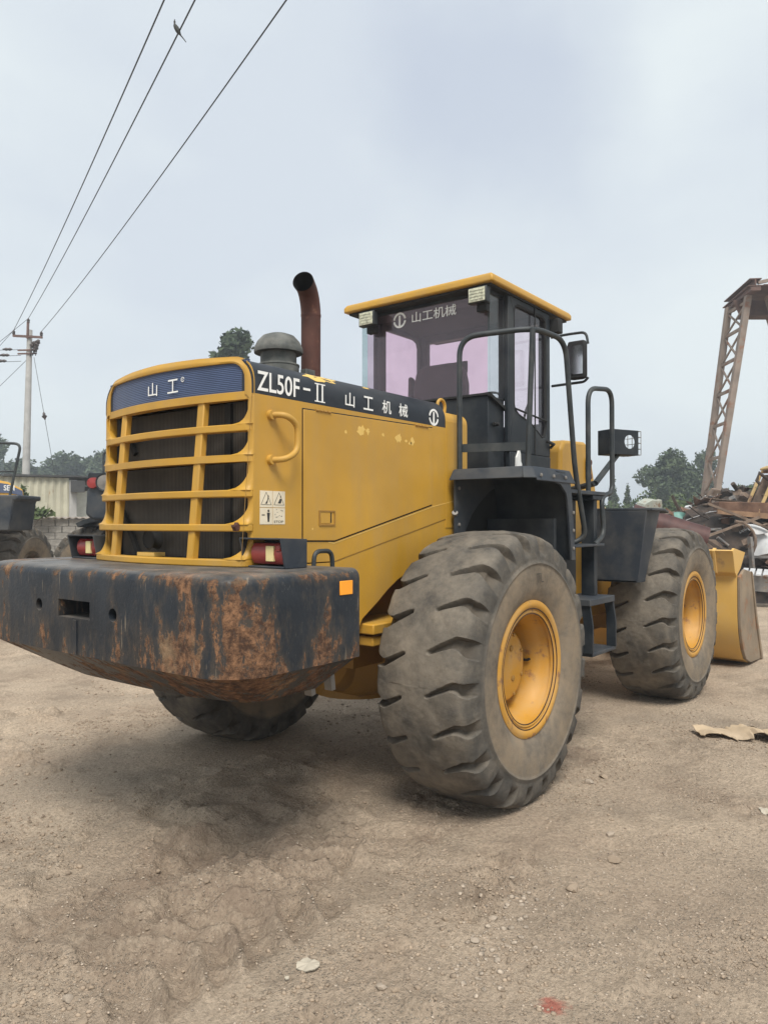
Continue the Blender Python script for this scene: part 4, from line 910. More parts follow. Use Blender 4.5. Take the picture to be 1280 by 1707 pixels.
# mirror on its arm
mr = MB(); mr.tube(rpath([(1.74, -.66, 3.16), (1.74, -.80, 3.165), (1.72, -.97, 3.155), (1.72, -.985, 3.06)], .06), .011, 8); mr.tube(rpath([(1.75, -.66, 2.76), (1.73, -.95, 2.76), (1.72, -.985, 2.79)], .05), .011, 8)
mirror = mr.build('mirror_arm', 'rail', cab)
mh = MB(); mh.loft([[(x, -.905+(y_)*s_, z) for x, y_ in ((1.665, -.075), (1.665, .075), (1.70, .085), (1.735, .05), (1.735, -.05), (1.70, -.085))] for z, s_ in ((2.78, .85), (2.80, 1), (3.05, 1), (3.085, .85))])
mho = mh.build('mirror_housing', 'black', cab, bevel=.012, seg=3)
MB().box((1.659, -.965, 2.815), (1.664, -.845, 3.045)).build('mirror_glass', 'mirror', cab)
for o in (mho, bpy.data.objects['mirror_glass']): pass
MB().box((1.76, -.72, 3.20), (1.84, -.62, 3.32)).build('front_work_light', 'black', cab, bevel=.01)

# ---- front frame, arms, front fenders, headlamps
ff = MB()
for sy in (-1, 1):
    ff.prism([(2.05, .75), (2.10, 2.28), (2.18, 2.36), (2.62, 2.38), (2.76, 2.32), (2.80, 2.15), (2.95, 1.75), (3.7, 1.2), (3.7, .75)], 'y', .34*sy, .58*sy)
ff.box((1.95, -.34, 1.2), (3.2, .34, 1.9)); ff.box((1.75, -.25, .8), (2.1, .25, 1.6))
front = ff.build('front_frame', 'yellow', WL, bevel=.03, seg=3)
pn = MB(); pn.prism(arc(2.66, 2.19, .045, 0, 180, 8)+arc(2.66, 2.06, .045, 180, 360, 8), 'y', -.606, -.582); pn.build('pin_plate', 'rust_pipe', front, bevel=.006)
for z_ in (2.19, 2.06): MB().lathe([(-.622, .024), (-.606, .026)], 'y', (2.66, 0, z_), 12).build('pin', 'rust_pipe', front)
for sy in (-1, 1):
    am = MB(); am.prism([(2.55, 2.22), (2.72, 2.28), (3.6, 1.75), (4.5, .78), (4.78, .50), (4.70, .30), (4.45, .36), (3.4, 1.25), (2.55, 2.02)], 'y', .38*sy-.04, .38*sy+.04)
    am.build('lift_arm', 'yellow', WL, bevel=.02)
tc_ = MB(); tc_.tube([(2.3, 0, 2.1), (3.3, 0, 1.75)], .085, 20); tc_.tube([(3.3, 0, 1.75), (3.95, 0, 1.5)], .045, 16); tc_.build('tilt_cylinder', 'yellow', WL)
MB().prism([(3.85, 1.85), (4.05, 1.85), (4.02, .6), (3.85, .6)], 'y', -.08, .08).build('rocker', 'yellow', WL, bevel=.02)
for sy in (-1, 1):
    y0, y1 = sorted((.70*sy, 1.30*sy))
    g_ = MB()
    g_.prism([(2.28, 1.735), (2.62, 1.735), (2.72, 1.715), (2.72, 1.735), (2.62, 1.757), (2.28, 1.757)], 'y', y0, y1)
    yo = 1.30*sy
    pts = [(.70*sy, 1.735), (1.255*sy, 1.735), (1.175*sy, 1.13), (.70*sy, 1.13)]
    g_.prism(pts, 'x', 2.28, 2.296); g_.prism([(2.28, 1.13), (2.28, 1.15), (2.50, 1.15), (2.50, 1.13)], 'y', *sorted((.70*sy, 1.17*sy)))
    g_.add([(2.28, 1.255*sy, 1.757), (2.28, 1.175*sy, 1.13), (2.42, 1.19*sy, 1.13), (2.50, 1.30*sy, 1.757), (2.28, 1.245*sy, 1.757), (2.28, 1.165*sy, 1.13), (2.42, 1.18*sy, 1.13), (2.50, 1.29*sy, 1.757)],
           [(0, 1, 2, 3), (7, 6, 5, 4), (0, 4, 5, 1), (1, 5, 6, 2), (2, 6, 7, 3), (3, 7, 4, 0)])
    g_.build('front_fender', 'navyf', WL, bevel=.008)
    hl = MB(); hx, hy, hz = 2.12, 1.02*sy, 2.31
    # lamp box: shell of five walls, open to the front, with round side holes
    def wallhole(y_):
        n = 24; outp = []; cx, cz, r0 = hx+.20, hz+.005, .058; W0, W1, Z0, Z1 = hx, hx+.30, hz-.105, hz+.105
        per = []
        for k in range(n):
            a = 2*PI*k/n; c_, s_ = math.cos(a), math.sin(a); tt = min((W1-cx)/c_ if c_ > 1e-6 else 9e9, (W0-cx)/c_ if c_ < -1e-6 else 9e9, (Z1-cz)/s_ if s_ > 1e-6 else 9e9, (Z0-cz)/s_ if s_ < -1e-6 else 9e9)
            per.append((cx+c_*tt, cz+s_*tt))
        for q_ in ((W1, Z1), (W0, Z1), (W0, Z0), (W1, Z0)):
            k = min(range(n), key=lambda i: (per[i][0]-q_[0])**2+(per[i][1]-q_[1])**2); per[k] = q_
        cir = [(cx+r0*math.cos(2*PI*k/n), cz+r0*math.sin(2*PI*k/n)) for k in range(n)]
        v = [(x, y_-.004, z) for x, z in per]+[(x, y_-.004, z) for x, z in cir]+[(x, y_+.004, z) for x, z in per]+[(x, y_+.004, z) for x, z in cir]
        f = []
        for k in range(n):
            j = (k+1) % n; f += [(k, j, n+j, n+k), (2*n+k, 3*n+k, 3*n+j, 2*n+j), (n+k, n+j, 3*n+j, 3*n+k), (k, 2*n+k, 2*n+j, j)]
        hl.add(v, f)
    wallhole(hy-.08); wallhole(hy+.08)
    hl.box((hx, hy-.0755, hz-.105), (hx+.008, hy+.0755, hz+.105)); hl.box((hx+.009, hy-.0755, hz+.097), (hx+.30, hy+.0755, hz+.105)); hl.box((hx+.009, hy-.0755, hz-.105), (hx+.30, hy+.0755, hz-.097))
    head = hl.build('headlamp', 'navy', WL, bevel=.004)
    gd = MB()
    for k in range(5): gd.tube([(hx+.301, hy-.08, hz-.10+k*.05), (hx+.335, hy-.078, hz-.10+k*.05), (hx+.335, hy+.078, hz-.10+k*.05), (hx+.301, hy+.08, hz-.10+k*.05)], .003, 5)
    for k in range(4): gd.tube([(hx+.336, hy-.075+k*.05, hz-.10), (hx+.336, hy-.075+k*.05, hz+.10)], .003, 5)
    gd.build('wire_guard', 'steel', head); MB().lathe([(hx+.05, .03), (hx+.06, .05), (hx+.12, .055)], 'x', (0, hy+.02*sy, hz-.02), 20).build('lamp', 'black', head)
    rz_ = R(25)*sy; cc = Vector((hx+.15, hy, 0)); head.rotation_euler = (0, 0, rz_); head.location = cc-Matrix.Rotation(rz_, 3, 'Z') @ cc
    MB().tube([(hx-.30, hy-.02*sy, 1.95), (hx+.12, hy, hz-.105)], .024, 10).build('lamp_arm', 'rail', WL)
    MB().tube([(hx-.30, hy-.02*sy, 1.95), (hx-.02, .58*sy, 1.90)], .024, 10).build('lamp_arm', 'rail', WL)

# ---- bucket
bk = MB(); t = .03
back = [(4.62, 1.335), (4.645, 1.30), (4.72, 1.10), (4.80, 1.05), (4.80, .62), (4.83, .45), (4.92, .26), (5.06, .12), (5.28, .05), (5.72, .02)]
inn_ = [(5.72, .045), (5.29, .078), (5.08, .148), (4.945, .28), (4.857, .46), (4.83, .62), (4.83, 1.07), (4.75, 1.12), (4.675, 1.31), (4.65, 1.345)]
bk.prism(back+inn_, 'y', -1.38, 1.38); bucket = bk.build('bucket', 'bucket', WL, bevel=.004)
for sy in (-1, 1):
    sp_ = MB(); sp_.prism([(4.80, 1.05), (5.02, 1.12), (5.30, 1.08), (5.52, .55), (5.80, .03), (5.28, .055), (5.06, .12), (4.92, .26), (4.83, .45), (4.80, .62)], 'y', *sorted((1.383*sy, 1.415*sy))); sp_.build('side_plate', 'bucket_steel', bucket, bevel=.006)
    MB().prism([(5.30, 1.085), (5.345, 1.06), (5.56, .56), (5.86, .02), (5.78, .02), (5.50, .55)], 'y', *sorted((1.38*sy, 1.43*sy))).build('side_cutter', 'bucket_steel', bucket, bevel=.005)
    MB().prism([(4.64, 1.335), (4.70, 1.36), (5.20, 1.30), (4.98, 1.13), (4.80, 1.055), (4.72, 1.10)], 'y', *sorted((1.355*sy, 1.379*sy))).build('spill_gusset', 'bucket', bucket, bevel=.004)
MB().prism([(4.80, 1.052), (4.70, 1.09), (4.62, 1.33), (4.66, 1.36), (4.70, 1.36), (4.74, 1.12)], 'y', -1.2, -1.17).build('back_rib', 'bucket', bucket, bevel=.003)
MB().box((5.66, -1.40, .0), (5.90, 1.40, .03)).build('cutting_edge', 'bucket_steel', bucket, bevel=.004)
for y in (-.38, .38, 0): MB().prism([(4.8, .75), (4.66, .62), (4.62, .40), (4.72, .28), (4.9, .28)], 'y', y-.09, y-.05).build('bucket_ear', 'bucket', bucket, bevel=.005)

# ================================================================== other machines in the yard
RIMD = RIM.copy(); RIMD.materials.clear(); M['rim_dark'] = mat('rim_dark', (.075, .05, .025), .8, var=.3, dust=.5); RIMD.materials.append(M['rim_dark']); HUBD = HUB.copy(); HUBD.materials.clear(); HUBD.materials.append(M['rim_dark'])
def yard_tyre(parent, loc, rz):
    o = link('wheel', RIMD, parent, loc, (0, 0, rz)); link('tyre', TYRE, o); link('hub_cap', HUBD, o); return o
LW = empty('wheel_loader', S(-5.6, 11, 0), SITE_ROT)
tag(LW, 'partly cropped older wheel loader at the left edge with grey fender and tall handrail', 'wheel loader')
# local frame of this machine: x to the right, y away from the camera
q = MB(); q.prism([(-3.2, 1.95), (-3.2, 2.36), (-.60, 2.34), (-.26, 2.27), (-.05, 2.16), (-.03, 1.95)], 'y', .75, 2.1); lh = q.build('hood', 'yellow', LW, bevel=.04, seg=3)
MB().prism([(-3.2, 2.10), (-3.2, 2.30), (-.60, 2.285), (-.26, 2.235), (-.06, 2.135), (-.05, 2.06), (-.26, 2.10), (-.60, 2.10)], 'y', .742, .749).build('side_stripe', 'bluepanel', lh)
cc = Vector((-.03, .75, 0)); lh.rotation_euler = (0, 0, R(27)); lh.location = cc-Matrix.Rotation(R(27), 3, 'Z') @ cc
lettering('SEM', 0, .15, .085, lh, 'white', (-.32, .740, 2.135), RX, bold=.02)
MB().box((-.5, .55, 1.6), (-.05, .74, 1.96)).build('lower_hood', 'yellow', LW)
MB().box((-.75, .6, 2.36), (-.35, .74, 2.62)).build('cab_glass', 'glass', LW, bevel=.01)
q = MB(); q.prism([(-1.2, 2.03), (.44, 2.03), (.44, 1.965), (.37, 1.955), (.31, 1.52), (-1.2, 1.52)], 'y', -.40, .30); q.build('fender', 'navyf', LW, bevel=.02)
q = MB(); q.tube(rpath([(.24, -.30, 1.62), (.27, -.34, 1.95), (.44, -.34, 2.76), (-.02, -.34, 2.78), (-.04, -.34, 1.98)], .10), .02, 8); q.tube([(-.04, -.34, 2.36), (.36, -.34, 2.37)], .014, 8); q.build('handrail', 'rail', LW)
q = MB(); q.tube(rpath([(-.36, -.42, 1.60), (-.02, -.42, 1.60), (.02, -.42, 1.0)], .08), .022, 8); q.tube(rpath([(-.5, -.45, 1.50), (-.16, -.45, 1.50), (.0, -.45, .9)], .08), .022, 8)
for z_ in (1.25, 1.0, .7): q.box((-.45, -.60, z_), (.02, -.42, z_+.03))
q.build('ladder', 'rail', LW)
MB().box((-1.6, -.2, .55), (-.55, 1.2, 1.5)).build('frame', 'navy', LW, bevel=.02)
yard_tyre(LW, (-.30, 1.05, .785), R(88)); yard_tyre(LW, (-.75, -1.25, .785), R(80))

BW = empty('wheel_loader', S(-5.02, 13.2, 0), SITE_ROT)
tag(BW, 'third wheel loader parked behind the grille, only its round lamps and one tyre showing', 'wheel loader')
q = MB(); q.prism([(-.10, 2.40), (.9, 2.40), (.9, 2.50), (-.08, 2.50)], 'y', -.25, .2); q.box((.05, -.1, 2.0), (.14, 0, 2.4)); q.build('lamp_bracket', 'navy', BW, bevel=.01)
q = MB(); q.lathe([(-.36, .02), (-.35, .09), (-.25, .10), (-.23, .05)], 'y', (.02, 0, 2.32), 20); q.build('turn_lamp', 'red_lens', BW)
hl_ = MB().lathe([(-.36, .135), (-.38, .15), (-.25, .15), (-.16, .08)], 'y', (.24, 0, 2.33), 24).build('lamp_bowl', 'navy', BW)
MB().lathe([(-.372, .02), (-.362, .13)], 'y', (.24, 0, 2.33), 24).build('lens', 'steel', hl_)
q = MB(); q.tube(rpath([(.16, -.2, 2.5), (.16, -.2, 2.86), (.6, -.2, 2.88), (.6, -.2, 2.5)], .06), .02, 8); q.tube([(.16, -.2, 2.7), (.6, -.2, 2.7)], .014, 8); q.build('handrail', 'rail', BW)
q = MB(); q.prism([(-.12, 1.78), (-.10, 2.2), (-.02, 2.27), (.9, 2.27), (.9, 1.70), (.0, 1.68)], 'y', -.3, .3); q.build('fender', 'navyf', BW, bevel=.05, seg=3)
MB().box((.3, -.2, .6), (2.4, 1.6, 1.75)).build('frame', 'navy', BW, bevel=.03)
q = MB(); q.prism([(.6, 1.7), (2.6, 1.7), (2.6, 2.3), (.8, 2.3)], 'y', .4, 1.6); q.build('hood', 'yellow', BW, bevel=.05)
yard_tyre(BW, (-.30, .75, .785), R(-8))
MB().prism(arc(-.05, .80, .95, 120, 40, 10)+arc(-.05, .80, .87, 40, 120, 10), 'y', .3, 1.1).build('mudguard', 'navy', BW)

# ================================================================== block wall, sheds, plant
bwall = empty('block_wall', S(-9.2, 22, 0), SITE_ROT)
tag(bwall, 'low grey concrete block wall with corrugated coping in front of the sheds', 'wall')
rg = random.Random(12)
bl = []
for k in range(5):
    m_ = MB(); e_ = .004; m_.box((-.19+rg.random()*e_, -.095+rg.random()*.012, -.09), (.19-rg.random()*e_, .095, .09-rg.random()*e_)); me = m_.mesh('block', 30); me.materials.append(M['block']); bl.append(me)
MB().box((-4.3, .0, -.05), (4.3, .14, 1.745)).build('mortar_bed', 'mortar', bwall)
for row in range(9):
    for k in range(21):
        x = -4.2+k*.40+(.2 if row % 2 else 0)
        if x > 4.2: continue
        link('block', rg.choice(bl), bwall, (x+rg.uniform(-.004, .004), .01+rg.uniform(-.008, .008), .10+row*.192), (0, 0, rg.uniform(-.012, .012)))
cp = MB(); n = 210
tp_ = [(-4.3+8.6*i/n, 1.80+.020*math.sin(i*PI/2.5)) for i in range(n+1)]; cp.prism(tp_+[(x, z-.03) for x, z in tp_[::-1]], 'y', -.20, .30); cp.build('coping', 'coping', bwall)

def slab(name, pts_xz, y0, y1, m, parent, **k): return MB().prism(pts_xz, 'y', y0, y1).build(name, m, parent, **k)
s1 = empty('sheet_metal_shed', S(-12.15, 26.5, 0), SITE_ROT); cc = Vector((1.3, 0, 0)); s1.location = s1.matrix_basis @ cc-Matrix.Rotation(SITE_ROT+R(24), 3, 'Z') @ cc; s1.rotation_euler = (0, 0, SITE_ROT+R(24)); tag(s1, 'beige sheet metal shed with flat dark roof edge behind the block wall', 'shed')
q = MB(); n = 120; pts = [(-6+7.05*i/n, .035*math.sin(i*PI/2)) for i in range(n+1)]
q.loft([[(x, y, 0) for x, y in pts]+[(x, y+.06, 0) for x, y in pts[::-1]], [(x, y, 3.22) for x, y in pts]+[(x, y+.06, 3.22) for x, y in pts[::-1]]]); q.build('front_wall', 'shedmetal', s1)
slab('lower_sheet', [(-1.2, 0), (.35, 0), (.35, 2.35), (-1.2, 2.3)], -.10, -.06, 'shedmetal', s1)
MB().box((1.06, -.02, 0), (1.30, 5, 3.15)).build('end_wall', 'concrete', s1)
slab('roof', [(-6.2, 3.22), (1.75, 3.25), (1.9, 3.16), (1.9, 3.30), (-6.2, 3.33)], -.14, 5.2, 'shedroof', s1)
MB().box((1.10, -.35, 2.72), (1.55, .0, 3.12)).build('eave_box', 'shedroof', s1)
s2 = empty('white_shed', S(-10.0, 27.5, 0), SITE_ROT); tag(s2, 'white walled shed with a dark roof sloping up to the right behind the block wall', 'shed')
slab('wall', [(-1.55, 0), (5, 0), (5, 3.5), (1.6, 3.15), (-1.55, 2.72)], 0, 4, 'shedwhite', s2)
slab('roof', [(-1.8, 2.70), (1.6, 3.16), (5.3, 3.60), (5.3, 3.70), (1.6, 3.28), (-1.8, 2.85)], -.06, 4.3, 'shedroof', s2)

# ---- leaves
def leaf_mesh(name, clumps, n, size, m, seed, flat=.6):
    rg_ = np.random.RandomState(seed); vol = np.array([c[3]*c[4]*c[5] for c in clumps])**.75; pr = vol/vol.sum()
    ci = rg_.choice(len(clumps), n, p=pr); C_ = np.array(clumps)[ci]
    d = rg_.normal(size=(n, 3)); d /= np.linalg.norm(d, axis=1)[:, None]; rad = rg_.rand(n)**.42
    rad *= 1+.22*np.sin(d[:, 0]*7+C_[:, 0]*3)*np.sin(d[:, 2]*6+C_[:, 1]*5)
    P = C_[:, :3]+d*rad[:, None]*C_[:, 3:6]
    a = rg_.normal(size=(n, 3)); a /= np.linalg.norm(a, axis=1)[:, None]; b = np.cross(a, rg_.normal(size=(n, 3))); b /= np.linalg.norm(b, axis=1)[:, None]
    s_ = size*(.6+.8*rg_.rand(n))[:, None]; a = a*s_; b = b*s_*.55
    v = np.stack([P-a, P+b*.9-a*.1, P+a, P-b*.9-a*.1], 1).reshape(-1, 3).astype(np.float32)
    me = bpy.data.meshes.new(name); me.vertices.add(4*n); me.vertices.foreach_set('co', v.ravel())
    me.loops.add(4*n); me.loops.foreach_set('vertex_index', np.arange(4*n, dtype=np.int32)); me.polygons.add(n)
    me.polygons.foreach_set('loop_start', np.arange(0, 4*n, 4, dtype=np.int32)); me.polygons.foreach_set('loop_total', np.full(n, 4, np.int32)); me.update(); me.materials.append(M[m]); return me
def tree_parts(H, W, seed, n, size, m, shape='round', trunk=.25, base=.12):
    rg_ = random.Random(seed); cl = []; limbs = MB()
    tw = [(rg_.uniform(-.2, .2)*H*.03*k, rg_.uniform(-.2, .2)*H*.03*k, H*.8*k/5) for k in range(6)]
    limbs.tube(tw, [trunk*(1-.16*k) for k in range(6)], 8)
    for k in range(15 if shape != 'poplar' else 13):
        f = rg_.random(); z = H*(base+.12+(.84-base)*f)
        if shape == 'round': ww = W*.5*math.sin(PI*min(.97, .18+.80*f))**.7
        elif shape == 'poplar': ww = W*.5*(1-f**2.0)**.6*.8
        else: ww = W*.5*(1.02-f)
        a = rg_.uniform(0, 2*PI); rr_ = ww*rg_.uniform(.35, .85); c = (rr_*math.cos(a), rr_*math.sin(a), z)
        s_ = max(.10*W, (W*.20)*rg_.uniform(.7, 1.2)) if shape == 'round' else max(.10*W, ww*.5)
        cl.append((*c, s_, s_, s_*(.8 if shape == 'round' else 1.35)))
        limbs.tube([(0, 0, z*.62), (c[0]*.5, c[1]*.5, z*.85), c], [trunk*.35, trunk*.22, trunk*.08], 6)
    cl.append((0, 0, H*.55, W*.22, W*.22, H*.28))
    cl.append((0, 0, H*.9, W*.10, W*.10, H*.10))
    tm = limbs.mesh('trunk'); tm.materials.append(M['bark'])
    return tm, leaf_mesh('crown', cl, n, size, m, seed)
def tree(parts, loc, label, group=None, rz=0, sc=1, name='tree', cat='tree'):
    o = empty(name, loc, rz); o.scale = (sc, sc, sc) if not isinstance(sc, tuple) else sc; tag(o, label, cat, group); link('trunk', parts[0], o); link('crown', parts[1], o); return o
broad = tree_parts(9, 7.5, 3, 13000, .21, 'leaf'); broad2 = tree_parts(9, 6.5, 8, 11000, .21, 'leaf')
popl = tree_parts(12, 5.4, 5, 12000, .17, 'leaf', 'poplar'); con = tree_parts(6, 2.0, 6, 2500, .13, 'leaf', 'cone')
bush = tree_parts(2.6, 4.2, 9, 5000, .11, 'leaf2', 'round', .08, .0)
def SP(px, d): return S((px-640)*d/1250, d, 0)
# trees showing over the hood, and to the right
tree(popl, SP(393, 43), 'tall narrow tree whose top shows just left of the precleaner', sc=(1.35, 1.35, 1.06))
tree(popl, SP(366, 44), 'shorter tree top at the left of the tree over the hood', sc=(1.1, 1.1, .98), rz=2)
tree(broad, SP(1122, 60), 'broad dark green tree standing left of the gantry leg', sc=(.78, .78, .80), rz=.5)
tree(broad2, SP(1170, 72), 'paler tree partly hidden behind the gantry leg', sc=(.7, .7, .92), rz=2.2)
tree(con, SP(1046, 62), 'small pointed conifer right of the tall looped handrail', sc=(.75, .75, .82))
tree(con, SP(1022, 64), 'dark pointed tree seen between the handrail and the headlamp arm', sc=(.8, .8, 1.0), rz=1)
tree(bush, SP(1085, 45), 'low green bush behind the front fender', rz=.3, name='bush', cat='bush', sc=(1, 1, 1.25))
tree(bush, SP(1035, 52), 'low bush under the small conifers', rz=1.3, name='bush', cat='bush', sc=(1.1, 1, 1.1))
tree(bush, SP(1150, 40), 'green bush at the foot of the gantry leg', rz=2.3, name='bush', cat='bush', sc=(1.2, 1, 1.1))
tree(bush, SP(1215, 42), 'green bush right of the gantry leg behind the scrap', rz=4, name='bush', cat='bush', sc=(1.1, 1, 1.3))
tree(broad2, SP(1275, 48), 'bushy tree at the right edge beyond the scrap heap', rz=4, sc=(.75, .75, .45))
tree(broad, SP(1340, 60), 'bushy tree just beyond the right edge of the view behind the scrap', rz=1, sc=(.8, .8, .7))
FAR = ['hazy far tree outside the left edge beyond the parked machine', 'hazy far tree cut by the left edge of the picture', 'hazy grey green far tree just left of the power pole', 'low hazy far tree just right of the power pole foot', 'rounded hazy far tree over the middle of the shed roof', 'hazy far tree standing where the stay wire comes down', 'hazy far tree just right of the stay wire foot', 'hazy far tree right above the third machine\'s lamps', 'hazy far tree at the left edge of the grille', 'hazy far tree hidden behind the left of the grille', 'hazy far tree hidden behind the middle of the grille']
k = 0
for px, d, sz, zz, kind in ((-60, 90, 1.0, 1.0, 0), (-15, 84, .9, 1.1, 1), (28, 92, .9, .92, 0), (60, 96, .8, .84, 1), (95, 98, 1.0, .96, 0), (118, 92, 1.0, .98, 1), (150, 95, .9, .95, 0), (172, 90, .95, 1.0, 1), (196, 92, .95, 1.04, 0), (225, 95, .9, .9, 1), (255, 98, .9, .9, 0)):
    tree((broad, broad2)[kind], SP(px, d), FAR[k], 'far row of trees beyond the sheds', rz=k*1.3, sc=(sz*1.25, sz*1.25, zz*1.12)); k += 1
for j in range(10):
    px = 300+j*150; d = 150+(j*37 % 40)
    tree((broad2, broad)[j % 2], SP(px, d), 'far tree on the horizon beyond the yard', 'far trees on the horizon', rz=j, sc=(1.1, 1.1, .55))
# climbing plant by the white shed
pl_ = empty('climbing_plant', S(-10.15, 21.6, 0), SITE_ROT); tag(pl_, 'leafy green weed climbing above the block wall in front of the white shed', 'plant')
q = MB(); q.tube([(0, 0, 0), (.05, 0, 1.2), (-.10, .05, 2.0), (-.25, .02, 2.65)], [.02, .018, .012, .006], 6); q.tube([(.0, 0, 1.4), (.3, 0, 1.85), (.5, 0, 1.95)], [.012, .01, .005], 6); q.build('stem', 'bark', pl_)
link('leaves', leaf_mesh('leaves', [(-.12, 0, 2.0, .22, .15, .3), (-.22, 0, 2.5, .12, .1, .25), (.15, 0, 1.9, .3, .15, .16), (.45, 0, 1.92, .2, .12, .12)], 260, .10, 'leaf2', 2), pl_)
tree(bush, S(-11.6, 24.6, 0), 'small weed clump against the beige shed above the wall', name='bush', cat='bush', sc=(.2, .2, .85))

# ================================================================== power pole, wires, bird
PP = empty('power_pole', S(-15.35, 32, 0), SITE_ROT); tag(PP, 'tall tapering concrete power pole with steel crossarm and insulators', 'power pole')
MB().tube([(0, 0, -.2), (.20, 0, 9.9)], [.19, .105], 14).build('pole', 'concrete', PP)
ca = MB().beam((-.45, -.14, 9.62), (.80, -.14, 9.55), .09, .09).build('crossarm', 'girder_red', PP)
MB().beam((.17, -.14, 9.5), (.19, -.14, 10.2), .08, .08).build('pole_top_bracket', 'girder_red', PP)
INS = MB().lathe([(0, .03), (.05, .07), (.08, .05), (.13, .07), (.17, .04), (.20, .03)], 'z', seg=12).mesh('insulator'); INS.materials.append(M['porcelain'])
for x, z in ((-.42, 9.66), (.76, 9.60), (.20, 10.16)): link('insulator', INS, PP, (x, -.14, z))
la = MB()
for z_ in (9.0, 8.85): la.beam((-.25, -.12, z_), (.55, -.12, z_+.02), .06, .06)
la.build('lower_crossarm', 'girder_red', PP)
for j, (x, z, sl_) in enumerate(((.36, 9.1, .5), (.46, 8.92, .5), (.55, 9.15, .4))): o = link('insulator', INS, PP, (x, -.2, z), (.0, sl_, .3)); o.scale = (1.6, 1.6, 1.6)
fz = MB()
for x in (.30, .40, .52): fz.tube([(x, -.2, 9.25), (x+.1, -.25, 8.95), (x+.02, -.2, 8.75)], .018, 6)
fz.build('fuse_cutout', 'cable', PP)
for j, z in enumerate((9.05, 8.80, 8.55)): o = link('insulator', INS, PP, (-.5-.12*j, -.1, z), (0, R(-90), 0)); o.scale = (1, 1, 2)
def wire(a, b, sag, r_, label, name='overhead_wire', n=40, group=None, cat='wire'):
    a, b = Vector(a), Vector(b); P = [a.lerp(b, t/n)-Vector((0, 0, sag*4*(t/n)*(1-t/n))) for t in range(n+1)]
    q = MB(); q.tube(P, r_, 6); o = q.build(name, 'cable'); tag(o, label, cat, group); return o, P
p0 = PP.location
def at(x, z, y=-.14): return S(-15.35+x, 32+y, z)
def far_end(px0, d0, z0, A):
    "the wire leaves the pole point A, passes the given point near the top of the frame and runs on behind"
    B = S((px0-640)*d0/1250, d0, z0); return A+(B-A)*1.75
A1, A2, A3 = at(-.42, 9.86), at(.20, 10.36), at(.76, 9.80)
W1, P1 = wire(A1, far_end(258, 10.6, 9.30, A1), .45, .011, 'leftmost of three black overhead wires rising from the crossarm to the top')
W2, P2 = wire(A2, far_end(308, 10.6, 9.30, A2), .45, .011, 'middle overhead wire, the one the dove sits on')
W3, P3 = wire(A3, far_end(452, 10.6, 9.30, A3), .50, .011, 'rightmost overhead wire, leaving the right end of the crossarm')
wire(A1, A1+(S(-24, 36, 4.2)-A1)*1.0, .1, .010, 'wire dropping leftwards from the left insulator of the crossarm')
wire(A2, S(-25.5, 34, 3.6), .1, .010, 'wire dropping leftwards from the pole top')
wire(at(.55, 9.0), S(-20.5, 33, 4.4), .1, .010, 'lowest wire dropping leftwards past the pole foot')
for j, z in enumerate((9.05, 8.80, 8.55)): wire(at(-.1, z-.02), S(-22, 31.5, z+.2), .15, .010, ('top', 'second', 'bottom')[j]+' of the three short wires going left below the crossarm')
G, GP = wire(at(.45, 8.7), S(-12.3, 29.5, 0), .0, .010, 'thin stay wire slanting down from the pole to the right', 'stay_wire')
gi = MB(); p = Vector(GP[0]).lerp(Vector(GP[-1]), .30); dr = (Vector(GP[-1])-Vector(GP[0])).normalized()
gi.tube([p-dr*.18, p-dr*.1, p-dr*.02, p+dr*.02, p+dr*.1, p+dr*.18], [.02, .06, .05, .11, .05, .02], 10); gi.build('stay_insulator', 'porcelain', G)
# the dove
def along(P, d_):
    for a, b in zip(P, P[1:]):
        da, db = (a-CAM).dot(_v), (b-CAM).dot(_v)
        if (da-d_)*(db-d_) <= 0: return a.lerp(b, (da-d_)/(da-db))
bp = along(P2, 10.95)
bd = MB(); spine = [(-.02, .175, .010), (.0, .17, .022), (.012, .145, .030), (.03, .115, .034), (.045, .07, .048), (.05, .02, .056), (.045, -.03, .050), (.035, -.075, .034), (.022, -.12, .020), (.012, -.2, .019), (.0, -.27, .016)]
rings = []
for i, (zz, yy, rr_) in enumerate(spine):
    k = i/(len(spine)-1); fl = 1 if i < 7 else (.75, .5, .3, .2)[i-7]
    rings.append([(rr_*math.cos(a)*(1 if i < 8 else 1.4), yy, zz*.0+(.09-.30*k)*1.0*.55+(.03 if i < 3 else 0)+rr_*math.sin(a)*fl) for a in (2*PI*j/12 for j in range(12))])
bd.loft(rings); bird = bd.build('dove', 'bird'); bird.location = bp+Vector((0, 0, .042)); bird.rotation_euler = (R(38), 0, SITE_ROT+R(100)); bird.scale = (.72, .72, .72); tag(bird, 'grey dove perched on the middle overhead wire with tail hanging down', 'bird')
MB().tube([(0, .172, .095), (0, .195, .088)], [.008, .002], 6).build('beak', 'cable', bird)
for s_ in (-1, 1): MB().tube([(.018*s_, .0, -.03), (.018*s_, .0, -.075)], .005, 6).build('leg', 'red_lens', bird)

